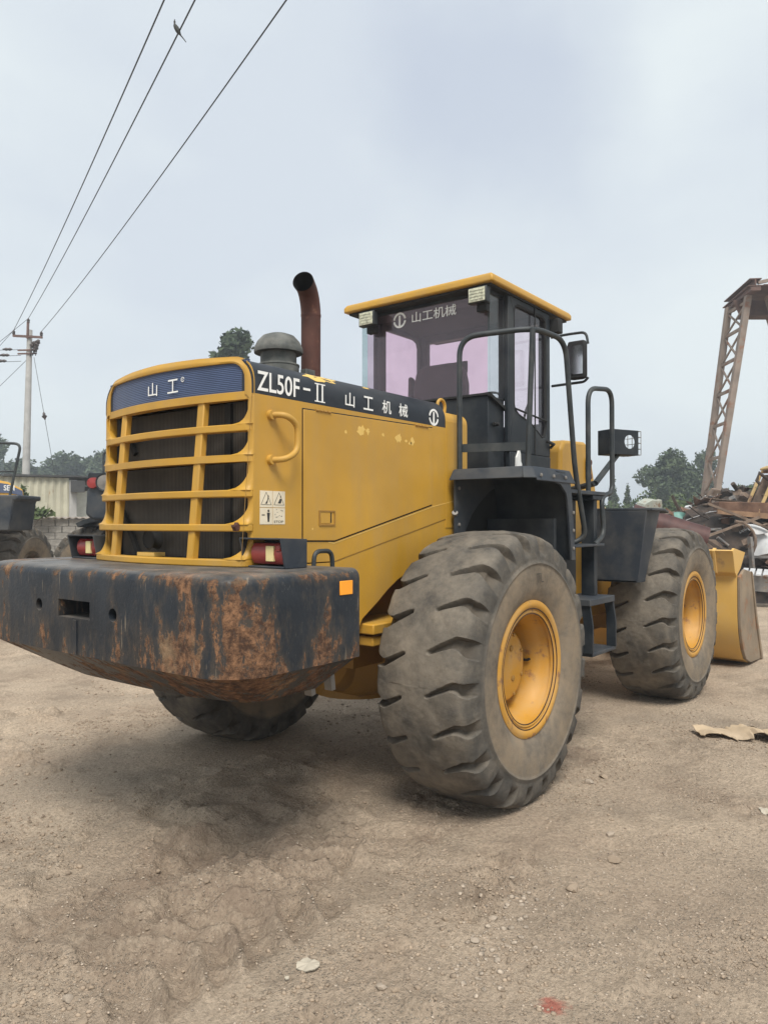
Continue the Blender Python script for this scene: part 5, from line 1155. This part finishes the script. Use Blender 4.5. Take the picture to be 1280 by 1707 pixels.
# ================================================================== gantry crane
GC = empty('gantry_crane', S(11.2, 26, 0), SITE_ROT); tag(GC, 'rusty lattice steel gantry crane leg rising to a beam at the right edge', 'gantry crane')
def leg(xb, xt, sgn, ob=.30, ot=.0):
    b1, t1 = Vector((xb, 0, .0)), Vector((xt, 0, 9.55)); b2, t2 = Vector((xb+ob, 1.5, .0)), Vector((xt+ot, 1.5, 9.55))
    for a, b in ((b1, t1), (b2, t2)): MB().beam(a, b, .21, .20).build('leg_chord', 'girder', GC, bevel=.01)
    zs = [.6, 1.55, 2.75, 3.95, 5.15, 6.3, 7.4, 8.45, 9.35]
    for i, z in enumerate(zs):
        pa, pb = b1.lerp(t1, z/9.55), b2.lerp(t2, z/9.55); MB().beam(pa, pb, .08, .10).build('cross_bar', 'girder', GC)
        if i+1 < len(zs):
            qa, qb = b1.lerp(t1, zs[i+1]/9.55), b2.lerp(t2, zs[i+1]/9.55)
            MB().beam(pa+Vector((0, .03, 0)), qb+Vector((0, .03, 0)), .055, .055).build('brace', 'girder', GC); MB().beam(pb-Vector((0, .03, 0)), qa-Vector((0, .03, 0)), .055, .055).build('brace', 'girder', GC)
leg(-.12, 1.47, 1); leg(5.0, 2.15, -1, .9, .72)
tb = MB()
for z0_, w_, h_ in ((9.63, .34, .14), (9.735, .50, .04), (9.85, .06, .19), (9.97, .40, .04)): tb.beam((1.46, -.55, z0_), (1.78, 2.1, z0_), w_, h_)
tb.build('end_carriage', 'girder_red', GC, bevel=.01)
mg = MB(); mg.box((1.50, .55, 9.02), (24, .68, 9.555)); mg.box((1.50, .35, 8.95), (24, .88, 9.018)); mg.build('main_girder', 'girder_red', GC)
q = MB(); q.prism([(1.70, 10.0), (3.2, 10.35), (24, 10.5), (24, 10.40), (3.2, 10.25), (1.75, 9.90)], 'y', -.2, -.1); q.build('top_rail', 'girder', GC)
MB().box((1.77, -.5, 9.76), (24, 2.0, 9.80)).build('walkway', 'girder_red', GC)
q = MB(); q.prism([(1.2, 9.555), (1.9, 9.555), (1.60, 8.7)], 'y', .5, .62); q.build('gusset', 'girder_red', GC)
MB().box((-.6, -.3, -.1), (.4, 1.9, .25)).build('rail_footing', 'concrete', GC); MB().box((4.2, -.3, -.1), (5.2, 1.9, .25)).build('rail_footing', 'concrete', GC)

# ================================================================== scrap heap
M['scrap_dark'] = mat('scrap_dark', (.045, .034, .028), .9, var=.5, vscale=2.5, dust=.4, dustc=(.14, .09, .06), bump=.6, bscale=8)
M['scrap_rust'] = mat('scrap_rust', (.13, .065, .038), .85, var=.4, vscale=3, dust=.4, dustc=(.2, .14, .1), bump=.2)
M['scrap_brown'] = mat('scrap_brown', (.155, .105, .075), .8, var=.35, vscale=3, dust=.4)
M['scrap_grey'] = mat('scrap_grey', (.20, .195, .19), .6, metal=.3, var=.3, vscale=3, dust=.4, wear=.56)
M['scrap_white'] = mat('scrap_white', (.52, .53, .54), .55, var=.12, dust=.35, wear=.60)
M['scrap_yellow'] = mat('scrap_yellow', (.50, .34, .12), .6, var=.15, dust=.5, wear=.52)
M['scrap_red'] = mat('scrap_red', (.060, .016, .013), .6, var=.25, dust=.05)
M['scrap_wood'] = mat('scrap_wood', (.27, .16, .09), .8, var=.3, vscale=4, wear=.55)
M['scrap_green'] = mat('scrap_green', (.34, .36, .31), .6, var=.15, dust=.4, wear=.56)
HC = (10.6, 18.6)
def heap_h(r_, d_):
    r_ = np.asarray(r_, float); d_ = np.asarray(d_, float)
    a = 2.35*np.exp(-((r_-10.6)/2.6)**2-((d_-18.6)/2.3)**2)+1.35*np.exp(-((r_-7.6)/1.9)**2-((d_-18.8)/1.9)**2)+1.9*np.exp(-((r_-15)/3)**2-((d_-19.5)/2.6)**2)
    return a
rr_, dd_ = np.meshgrid(np.linspace(4.2, 20, 150), np.linspace(13.6, 25, 110)); hh = heap_h(rr_, dd_)
nzv = fbm(rr_, dd_, 1.2, 5, 21, .6)*1.3; zz = hh+nzv*np.minimum(hh, .8)*1.0-.12
q = MB(); n_, k_ = rr_.shape
vv = [S(rr_[i, j], dd_[i, j], zz[i, j]) for i in range(n_) for j in range(k_)]
q.add(vv, [(i*k_+j, i*k_+j+1, (i+1)*k_+j+1, (i+1)*k_+j) for i in range(n_-1) for j in range(k_-1)])
hp = q.build('scrap_heap', 'scrap_dark', smooth=25); tag(hp, kind='stuff')
def hz_(r_, d_): return float(heap_h(np.array([r_]), np.array([d_]))[0])
def sheet(w_, h_, bend, seed, nx=9, ny=7, t=.012):
    rg_ = random.Random(seed); a, b, c, d_ = (rg_.uniform(-1, 1)*bend for _ in range(4)); top = []; q = MB()
    for i in range(nx):
        for j in range(ny):
            u, v = i/(nx-1)-.5, j/(ny-1)-.5
            top.append((u*w_*(1-.25*abs(a)*v), v*h_, a*u*u*2+b*u*v*2+c*v*v*1.6+d_*.3*math.sin(6*u+3*v)))
    n = nx*ny; v_ = top+[(x, y, z-t) for x, y, z in top]; f = []
    for i in range(nx-1):
        for j in range(ny-1): k = i*ny+j; f += [(k, k+ny, k+ny+1, k+1), (n+k, n+k+1, n+k+ny+1, n+k+ny)]
    rim_ = [i*ny for i in range(nx)]+[(nx-1)*ny+j for j in range(1, ny)]+[i*ny+ny-1 for i in range(nx-2, -1, -1)]+[j for j in range(ny-2, 0, -1)]
    for a_, b_ in zip(rim_, rim_[1:]+rim_[:1]): f.append((a_, b_, n+b_, n+a_))
    return q.add(v_, f)
def put(o, r_, d_, z, rx=0, ry=0, rz=0): o.location = S(r_, d_, z); o.rotation_euler = (rx, ry, rz+SITE_ROT); return o
protos = {}
rg = random.Random(5)
def proto(kind, v_):
    key = (kind, v_)
    if key in protos: return protos[key]
    r_ = random.Random(hash(kind) % 1 + v_*17+len(kind)); q = MB()
    if kind == 'bar': L0 = r_.uniform(.5, 1.0); q.tube([(-L0, 0, 0), (-L0*.2, r_.uniform(-.08, .08), r_.uniform(-.08, .08)), (L0*.4, r_.uniform(-.1, .1), r_.uniform(-.1, .1)), (L0, r_.uniform(-.2, .2), r_.uniform(-.2, .2))], .022, 7)
    elif kind == 'angle': L0 = r_.uniform(.5, .95); q.prism([(-.05, 0), (.05, 0), (.05, .01), (-.04, .01), (-.04, .1), (-.05, .1)], 'x', -L0, L0)
    elif kind == 'sheet': q = sheet(r_.uniform(.5, .9), r_.uniform(.35, .6), .22, v_+3)
    elif kind == 'pipe': L0 = r_.uniform(.3, .6); q.tube([(-L0, 0, 0), (L0, 0, 0)], r_.uniform(.05, .10), 12)
    elif kind == 'rod': q.tube([(math.cos(a*.5+v_)*.45, math.sin(a*.5)*.40, .05*a) for a in range(8)], .014, 6)
    elif kind == 'chunk': s_ = r_.uniform(.14, .24); q.prism([(-s_, -s_*.8), (s_*.7, -s_), (s_, s_*.2), (s_*.3, s_*.8), (-s_*.8, s_*.6)], 'y', -s_*r_.uniform(.5, 1.1), s_*.7)
    me = q.mesh('scrap_'+kind, 30); protos[key] = me; return me
LAB = {'bar': 'bent steel bar', 'angle': 'length of angle iron', 'sheet': 'crumpled sheet of metal', 'pipe': 'short cut pipe', 'rod': 'curled thin rod', 'chunk': 'jagged chunk of metal'}
CN = {'scrap_rust': 'rust red', 'scrap_brown': 'brown', 'scrap_grey': 'grey', 'scrap_white': 'whitish', 'scrap_dark': 'blackened'}
mats = ['scrap_rust', 'scrap_brown', 'scrap_grey', 'scrap_dark', 'scrap_rust', 'scrap_dark', 'scrap_brown', 'scrap_white']
cache = {}
for i in range(270):
    kind = rg.choice(['bar', 'bar', 'angle', 'sheet', 'sheet', 'pipe', 'rod', 'chunk', 'chunk']); mt = rg.choice(mats); v_ = rg.randrange(4)
    for _ in range(40):
        r_, d_ = rg.uniform(5.5, 10.6), rg.uniform(15.0, 19.0)
        if hz_(r_, d_) > .22: break
    key = (kind, v_, mt)
    if key not in cache: me = proto(kind, v_).copy(); me.materials.clear(); me.materials.append(M[mt]); cache[key] = me
    o = link('scrap_'+kind, cache[key]); sc_ = rg.uniform(.35, .85); o.scale = (sc_, sc_, sc_)
    put(o, r_, d_, hz_(r_, d_)+rg.uniform(.0, .13), rg.uniform(-.7, .7), rg.uniform(-.7, .7), rg.uniform(0, 6.3))
    side = 'left shoulder' if r_ < 7.3 else ('middle' if r_ < 9.2 else ('right part' if r_ < 11.2 else 'far right'))
    lev = 'low on' if d_ < 16.4 else ('halfway up' if d_ < 17.8 else 'atop')
    lab = CN[mt]+' '+LAB[kind]+' '+lev+' the '+side+' of the heap'; tag(o, lab, 'scrap metal', 'loose '+LAB[kind]+' pieces in the scrap heap')
# pieces one can tell apart
def item(mb, name, m, label, r_, d_, z, rx=0, ry=0, rz=0, cat='scrap metal', **k): o = mb.build(name, m, **k); put(o, r_, d_, z, rx, ry, rz); tag(o, label, cat); return o
item(sheet(.95, .62, .32, 4), 'bent_panel', 'scrap_white', 'large white bent car panel lying on the right of the scrap heap', 8.35, 15.9, 1.18, .75, .25, -.5)
item(sheet(.55, .3, .2, 9), 'bent_panel', 'scrap_white', 'smaller white folded panel just above the large white panel', 7.9, 16.0, 1.55, .5, .2, .4)
q = MB(); q.prism([(-1.0, -.14), (1.15, -.30), (1.15, .12), (-1.0, .12)], 'y', -.25, .25); item(q, 'rusty_beam', 'scrap_rust', 'long rusty box beam lying level across the heap under the yellow frame', 8.75, 17.4, 1.98, 0, .03, -.15, bevel=.02)
q = MB(); q.prism([(-1.3, -.05), (1.6, -.22), (1.6, -.05), (-1.3, .05)], 'y', -.04, .04); item(q, 'wooden_plank', 'scrap_wood', 'pale brown plank lying along the rusty box beam', 8.9, 17.0, 1.83, 0, .05, -.12)
YF = empty('cab_frame', S(9.3, 17.2, 1.8), SITE_ROT); tag(YF, 'scrapped pale yellow machine cab frame tilted on top of the heap', 'cab frame')
for a, b in (((-.75, 0, .0), (-.30, 0, 1.02)), ((-.75, .7, .0), (-.30, .7, 1.02)), ((-.30, 0, 1.05), (1.2, 0, 1.10)), ((-.30, .7, 1.05), (1.2, .7, 1.10)), ((-.72, 0, .05), (1.2, 0, -.25)), ((1.15, 0, -.25), (1.2, 0, 1.1))): MB().beam(a, b, .06, .07).build('frame_tube', 'scrap_yellow', YF, bevel=.015)
MB().prism([(-.30, 1.09), (1.25, 1.14), (1.25, 1.24), (-.15, 1.20), (-.30, 1.14)], 'y', -.06, .78).build('roof', 'scrap_yellow', YF, bevel=.04, seg=3)
MB().prism([(-.66, .06), (-.25, .98), (.45, .98), (.2, -.05)], 'y', .66, .69).build('back_panel', 'scrap_brown', YF)
MB().tube([(.15, .3, .2), (.0, .3, .55), (.15, .3, .8), (.35, .3, .85)], .022, 8).build('bent_tube', 'scrap_grey', YF)
MB().tube([(-.50, -.03, .82), (-.72, -.05, .98), (-.78, -.05, .80), (-.70, -.05, .72)], .04, 8).build('mudflap', 'scrap_dark', YF)
q = MB(); q.lathe([(-.75, .29), (.75, .25)], 'x', seg=20); item(q, 'steel_drum', 'scrap_red', 'dark red drum lying on its side just above the front tyre', 5.75, 15.2, 1.52, 0, .30, -.25, cat='drum')
q = MB(); q.lathe([(-.08, .293), (.05, .293)], 'x', seg=20); item(q, 'drum_band', 'scrap_white', 'whitish band round the dark red drum', 5.42, 15.22, 1.62, 0, .30, -.25, cat='band')
q = MB(); q.prism([(-.42, 0), (-.30, .22), (.0, .30), (.30, .22), (.38, -.02), (.1, -.12)], 'y', -.2, .2); q.box((.38, -.1, -.25), (.47, .1, .2)); wm = item(q, 'washing_machine_shell', 'scrap_green', 'torn pale green appliance casing on top of the heap behind the front fender', 5.50, 15.6, 1.95, .2, -.2, .3, cat='appliance casing', bevel=.015); wm.scale = (.62, .62, .62)
q = MB(); q.box((-.35, -.3, 0), (.35, .3, .30)); 
rbx = item(q, 'ribbed_box', 'scrap_grey', 'grey box with white slatted lid lying at the foot of the heap beside the bucket', 7.35, 14.6, .35, .1, .05, -.5, cat='box')
for j in range(6): MB().box((-.36+j*.122, -.36, .31), (-.27+j*.122, .36, .335)).build('slat', 'scrap_white', rbx)
for j, (r0, d0, z0, r1, d1, z1, m_, lab) in enumerate(((6.55, 15.6, 1.30, 7.75, 15.5, 1.75, 'scrap_brown', 'long pale brown bar slanting up over the middle of the heap'), (6.7, 15.6, 1.05, 6.75, 15.4, .62, 'scrap_white', 'short white upright rod near the gantry foot'), (6.9, 15.5, .95, 8.6, 15.3, .92, 'scrap_grey', 'long grey level pipe across the front of the heap'), (6.15, 15.3, 1.55, 7.0, 15.3, 1.0, 'scrap_dark', 'black cable slanting down right of the red drum'), (5.95, 15.5, 2.2, 6.2, 15.3, 1.5, 'scrap_dark', 'black rod sticking up above the red drum'), (6.9, 16, 2.05, 8.2, 15.9, 1.5, 'scrap_brown', 'brown strut sloping down to the right under the beam'), (7.45, 15.3, 1.35, 7.50, 15.3, .7, 'scrap_grey', 'grey upright post in the middle of the heap'))):
    q = MB(); q.beam(S(r0, d0, z0), S(r1, d1, z1), .05 if j != 6 else .14, .05); o = q.build('loose_bar', m_); tag(o, lab, 'scrap metal')
q = MB(); q.tube([S(7.2+.42*math.sin(a*.35), 15.4, 1.25+.42*math.cos(a*.35)) for a in range(8)], .03, 8); tag(q.build('curved_pipe', 'scrap_brown'), 'brown pipe curved like a hook in the middle of the heap', 'pipe')
M['scrap_teal'] = mat('scrap_teal', (.10, .25, .22), .5, var=.2, dust=.3)
item(sheet(.22, .16, .2, 21), 'bent_panel', 'scrap_teal', 'small teal green scrap sheet above the red drum', 6.05, 15.3, 1.78, 1.2, .3, .2)
item(MB().prism([(-.3, 0), (.25, -.1), (.1, .55)], 'y', -.1, .1), 'rusty_wedge', 'scrap_rust', 'orange rusty wedge standing right of the bucket', 7.9, 14.9, .8, .1, .1, -.3)

# ================================================================== litter and stones on the ground
cbm = MB(); nx, ny = 60, 12; top = []
c0 = S(2.85, 5.75); c0.z = 0
for i in range(nx):
    for j in range(ny):
        u, v = i/(nx-1), j/(ny-1)-.5
        xx = u*1.15-.45; yy = v*(.30+.07*math.sin(i*1.7)*math.sin(i*.61)+.03*math.sin(i*2.9+v*3))*(.5+.5*min(1, u*6))+.035*math.sin(u*9)+.012*math.sin(u*31+v*5); p = S(2.85+xx, 5.75+yy-xx*.10)
        z = gz(p.x, p.y)+.02+.022*abs(math.sin(u*7+v*3))+.016*math.sin(u*23+2*v)+.03*math.exp(-((u-.92)/.03)**2)+.02*math.exp(-((u-.35)/.04)**2)-.012*(abs(v)*2)**3+.020*float(fbm(np.array([xx*3.0]), np.array([yy*3.0]), .55, 4, 51)[0])*2
        top.append((p.x, p.y, z+.012))
n = nx*ny; f = []
for i in range(nx-1):
    for j in range(ny-1): k = i*ny+j; f += [(k, k+ny, k+ny+1, k+1), (n+k, n+k+1, n+k+ny+1, n+k+ny)]
rm = [i*ny for i in range(nx)]+[(nx-1)*ny+j for j in range(1, ny)]+[i*ny+ny-1 for i in range(nx-2, -1, -1)]+[j for j in range(ny-2, 0, -1)]
for a_, b_ in zip(rm, rm[1:]+rm[:1]): f.append((a_, b_, n+b_, n+a_))
cbm.add(top+[(x, y, z-.004) for x, y, z in top], f); card = cbm.build('flattened_cardboard', 'paper', smooth=12); tag(card, 'crumpled strip of flattened brown cardboard lying on the dirt at the right', 'cardboard')
lb = MB(); i0, i1 = 20, 26; vs = []
for i in range(i0, i1+1):
    for j in (5, 7): x, y, z = top[i*ny+j]; vs.append((x, y, z+.008))
lb.add(vs, [(2*i, 2*i+2, 2*i+3, 2*i+1) for i in range(i1-i0)]); lb.build('address_label', 'white', card)
ink = MB()
for t_ in (.25, .42, .6, .78):
    a = Vector(vs[0]).lerp(Vector(vs[-2]), t_); b = Vector(vs[1]).lerp(Vector(vs[-1]), t_); c_ = a.lerp(b, .3); e_ = a.lerp(b, .7); dv = (Vector(vs[-2])-Vector(vs[0]))*.035; up = Vector((0, 0, .004)); ink.add([c_+up, c_+dv+up, e_+dv+up, e_+up], [(0, 1, 2, 3)])
ink.build('label_print', 'ink', card, smooth=0)
def scrap_paper(px, py, w_, h_, seed, label):
    d_ = CAM.z*1250/(py-872); r_ = (px-640)*d_/1250; rg_ = random.Random(seed); p = S(r_, d_); q = MB(); ring = []
    for k in range(18):
        a = 2*PI*k/18; rad = rg_.uniform(.7, 1.1); x, y = w_*rad*math.cos(a), h_*rad*math.sin(a); g = S(r_+x, d_+y); ring.append((g.x, g.y, gz(g.x, g.y)+.004+rg_.random()*.010))
    c = (p.x, p.y, gz(p.x, p.y)+.014); q.add(ring+[c], [(k, (k+1) % 18, 18) for k in range(18)]); q.add([(x, y, z-.003) for x, y, z in ring+[c]], [((k+1) % 18, k, 18) for k in range(18)])
    tag(q.build('paper_scrap', 'tag', smooth=0), label, 'paper scrap')
scrap_paper(516, 1600, .050, .040, 3, 'torn pale paper scrap lying flat at the bottom middle of the ground')
scrap_paper(1270, 1348, .03, .05, 5, 'small white paper bit near the right edge of the ground')
scrap_paper(480, 1620, .010, .016, 8, 'tiny pale scrap just left of the torn paper')

def rock_mesh(seed, name='stone', sub=2):
    bm = bmesh.new(); bmesh.ops.create_icosphere(bm, subdivisions=sub, radius=1); r_ = np.random.RandomState(seed)
    ax_ = r_.normal(size=(7, 3)); ax_ /= np.linalg.norm(ax_, axis=1)[:, None]; cutd = r_.uniform(.45, .85, 7)
    for v in bm.verts:
        p = np.array(v.co)
        for a, c in zip(ax_, cutd):
            k = p@a
            if k > c: p = p-a*(k-c)*.9
        v.co = Vector(p*(1+.06*r_.normal())*np.array([1, .85, .62]))
    me = bpy.data.meshes.new(name); bm.to_mesh(me); bm.free(); me.polygons.foreach_set('use_smooth', [True]*len(me.polygons)); me.set_sharp_from_angle(angle=R(28)); return me
def ground_px(px, py): d_ = CAM.z*1250/(py-872); return S((px-640)*d_/1250, d_)
for j, (px, py, s_, m_, lab) in enumerate(((952, 1476, .028, 'clod', 'lone brown clod of dirt on the gravel below the rear tyre'), (790, 1562, .019, 'stone', 'pale stone at the lower end of the pebble trail'), (635, 1640, .020, 'stone', 'pale rounded stone at the bottom centre'), (820, 1525, .020, 'stone', 'tan stone in the pebble trail above the pale one'), (742, 1528, .017, 'clod', 'brown lump at the left of the pebble trail'), (118, 1652, .020, 'stone', 'pale stone near the bottom left corner'), (1016, 1388, .028, 'stone', 'pale flat stone right of the rear tyre'), (1020, 1428, .035, 'clod', 'flat clod of dirt on the gravel below the pale flat stone'), (1004, 1292, .028, 'clod', 'dark clod right of the rear tyre contact'), (978, 1303, .03, 'stone', 'flat dusty stone beside the dark clod'), (828, 1592, .012, 'stone', 'small whitish pebble on the gravel at the bottom'), (1075, 1628, .011, 'stone', 'small white pebble left of the right edge'), (660, 1645, .015, 'clod', 'small brown lump next to the pale rounded stone'), (140, 1690, .022, 'clod', 'flat brown lump at the bottom left edge'))):
    me = rock_mesh(j+40); me.materials.append(M[m_]); p = ground_px(px, py); o = link('stone' if m_ == 'stone' else 'dirt_clod', me, None, (p.x, p.y, gz(p.x, p.y)+s_*.30), (0, 0, j)); o.scale = (s_*1.2, s_*1.2, s_); tag(o, lab, 'stone' if m_ == 'stone' else 'clod')
# gravel and crumbs: nobody could count them
def scatter(name, n, seed, m, lo_, hi_, pw, mask, r0, r1, d0, d1, over=6):
    over = 60 if n < 1000 else 6; rg_ = np.random.RandomState(seed); base = [rock_mesh(seed*7+i, sub=1) for i in range(6)]; V, F, off = [], [], 0
    bv = []
    for me in base:
        c = np.zeros(len(me.vertices)*3); me.vertices.foreach_get('co', c); fi = np.array([list(p.vertices) for p in me.polygons]); bv.append((c.reshape(-1, 3), fi)); bpy.data.meshes.remove(me)
    rr = rg_.uniform(r0, r1, n*over); dd = d0*(d1/d0)**rg_.rand(n*over); p = S(0, 0); x = p.x+_v.x*dd+_r.x*rr; y = p.y+_v.y*dd+_r.y*rr
    keep = rg_.rand(n*over) < mask(x, y, rr, dd); x, y = x[keep][:n], y[keep][:n]; z = ground_z(x, y)
    s_ = lo_+(hi_-lo_)*rg_.rand(len(x))**pw; a = rg_.rand(len(x))*6.28
    for i in range(len(x)):
        c, fi = bv[i % 6]; ca, sa = math.cos(a[i]), math.sin(a[i]); q = c*s_[i]*np.array([1, 1, .8]); V.append(np.stack([q[:, 0]*ca-q[:, 1]*sa+x[i], q[:, 0]*sa+q[:, 1]*ca+y[i], q[:, 2]+z[i]+s_[i]*.18], 1)); F.append(fi+off); off += len(c)
    V = np.concatenate(V).astype(np.float32); F = np.concatenate(F).astype(np.int32)
    me = bpy.data.meshes.new(name); me.vertices.add(len(V)); me.vertices.foreach_set('co', V.ravel()); me.loops.add(F.size); me.loops.foreach_set('vertex_index', F.ravel()); me.polygons.add(len(F))
    me.polygons.foreach_set('loop_start', np.arange(0, F.size, 3, dtype=np.int32)); me.polygons.foreach_set('loop_total', np.full(len(F), 3, np.int32)); me.update(); me.materials.append(M[m]); o = link(name, me); tag(o, kind='stuff'); return o
patch = lambda x, y, s_, o_, lo__, hi__: sstep(lo__, hi__, fbm(x, y, s_, 3, o_))
scatter('gravel', 26000, 1, 'stone', .0020, .0085, 2.4, lambda x, y, r_, d_: .25+.75*patch(x, y, .8, 31, -.05, .15)*(.35+.65*sstep(-.5, .5, r_)), -2.6, 3.2, 1.9, 7)
scatter('dirt_crumbs', 20000, 2, 'clod', .0025, .015, 3.0, lambda x, y, r_, d_: .08+.92*patch(x, y, .7, 33, .05, .18), -2.8, 3.2, 1.9, 9)

tA, tB = S(.62, 3.35), S(.32, 2.78)
def trail(x, y, r_, d_):
    ax_, ay_ = tB.x-tA.x, tB.y-tA.y; t_ = np.clip(((x-tA.x)*ax_+(y-tA.y)*ay_)/(ax_*ax_+ay_*ay_), 0, 1); q_ = np.hypot(x-tA.x-ax_*t_, y-tA.y-ay_*t_); return np.exp(-(q_/.11)**2)
scatter('pebbles', 170, 3, 'stone', .005, .019, 2.0, lambda x, y, r_, d_: trail(x, y, r_, d_), -.2, 1.2, 2.6, 3.6)
scatter('dirt_clods', 600, 4, 'clod', .006, .024, 2.4, lambda x, y, r_, d_: patch(x, y, .6, 61, .02, .15)*sstep(.9, -.3, r_), -3.0, 1.2, 2.0, 8)

# ================================================================== thin summer haze
hz = MB().box((-420, -420, -1.4), (420, 420, 14.5)) if False else MB()
c_ = [S(-400, -80), S(400, -80), S(400, 480), S(-400, 480)]
hz.add([(p.x, p.y, z) for z in (-1.6, 14.5) for p in c_], [(3, 2, 1, 0), (4, 5, 6, 7), (0, 1, 5, 4), (1, 2, 6, 5), (2, 3, 7, 6), (3, 0, 4, 7)])
hm = bpy.data.materials.new('haze'); hm.use_nodes = True; hm.node_tree.nodes.clear(); v_ = hm.node_tree.nodes.new('ShaderNodeVolumePrincipled'); v_.inputs['Color'].default_value = (.86, .93, 1, 1); v_.inputs['Density'].default_value = .0026; v_.inputs['Anisotropy'].default_value = .2
o_ = hm.node_tree.nodes.new('ShaderNodeOutputMaterial'); hm.node_tree.links.new(v_.outputs[0], o_.inputs['Volume'])
ho = hz.build('haze', hm, smooth=0); tag(ho, kind='stuff')
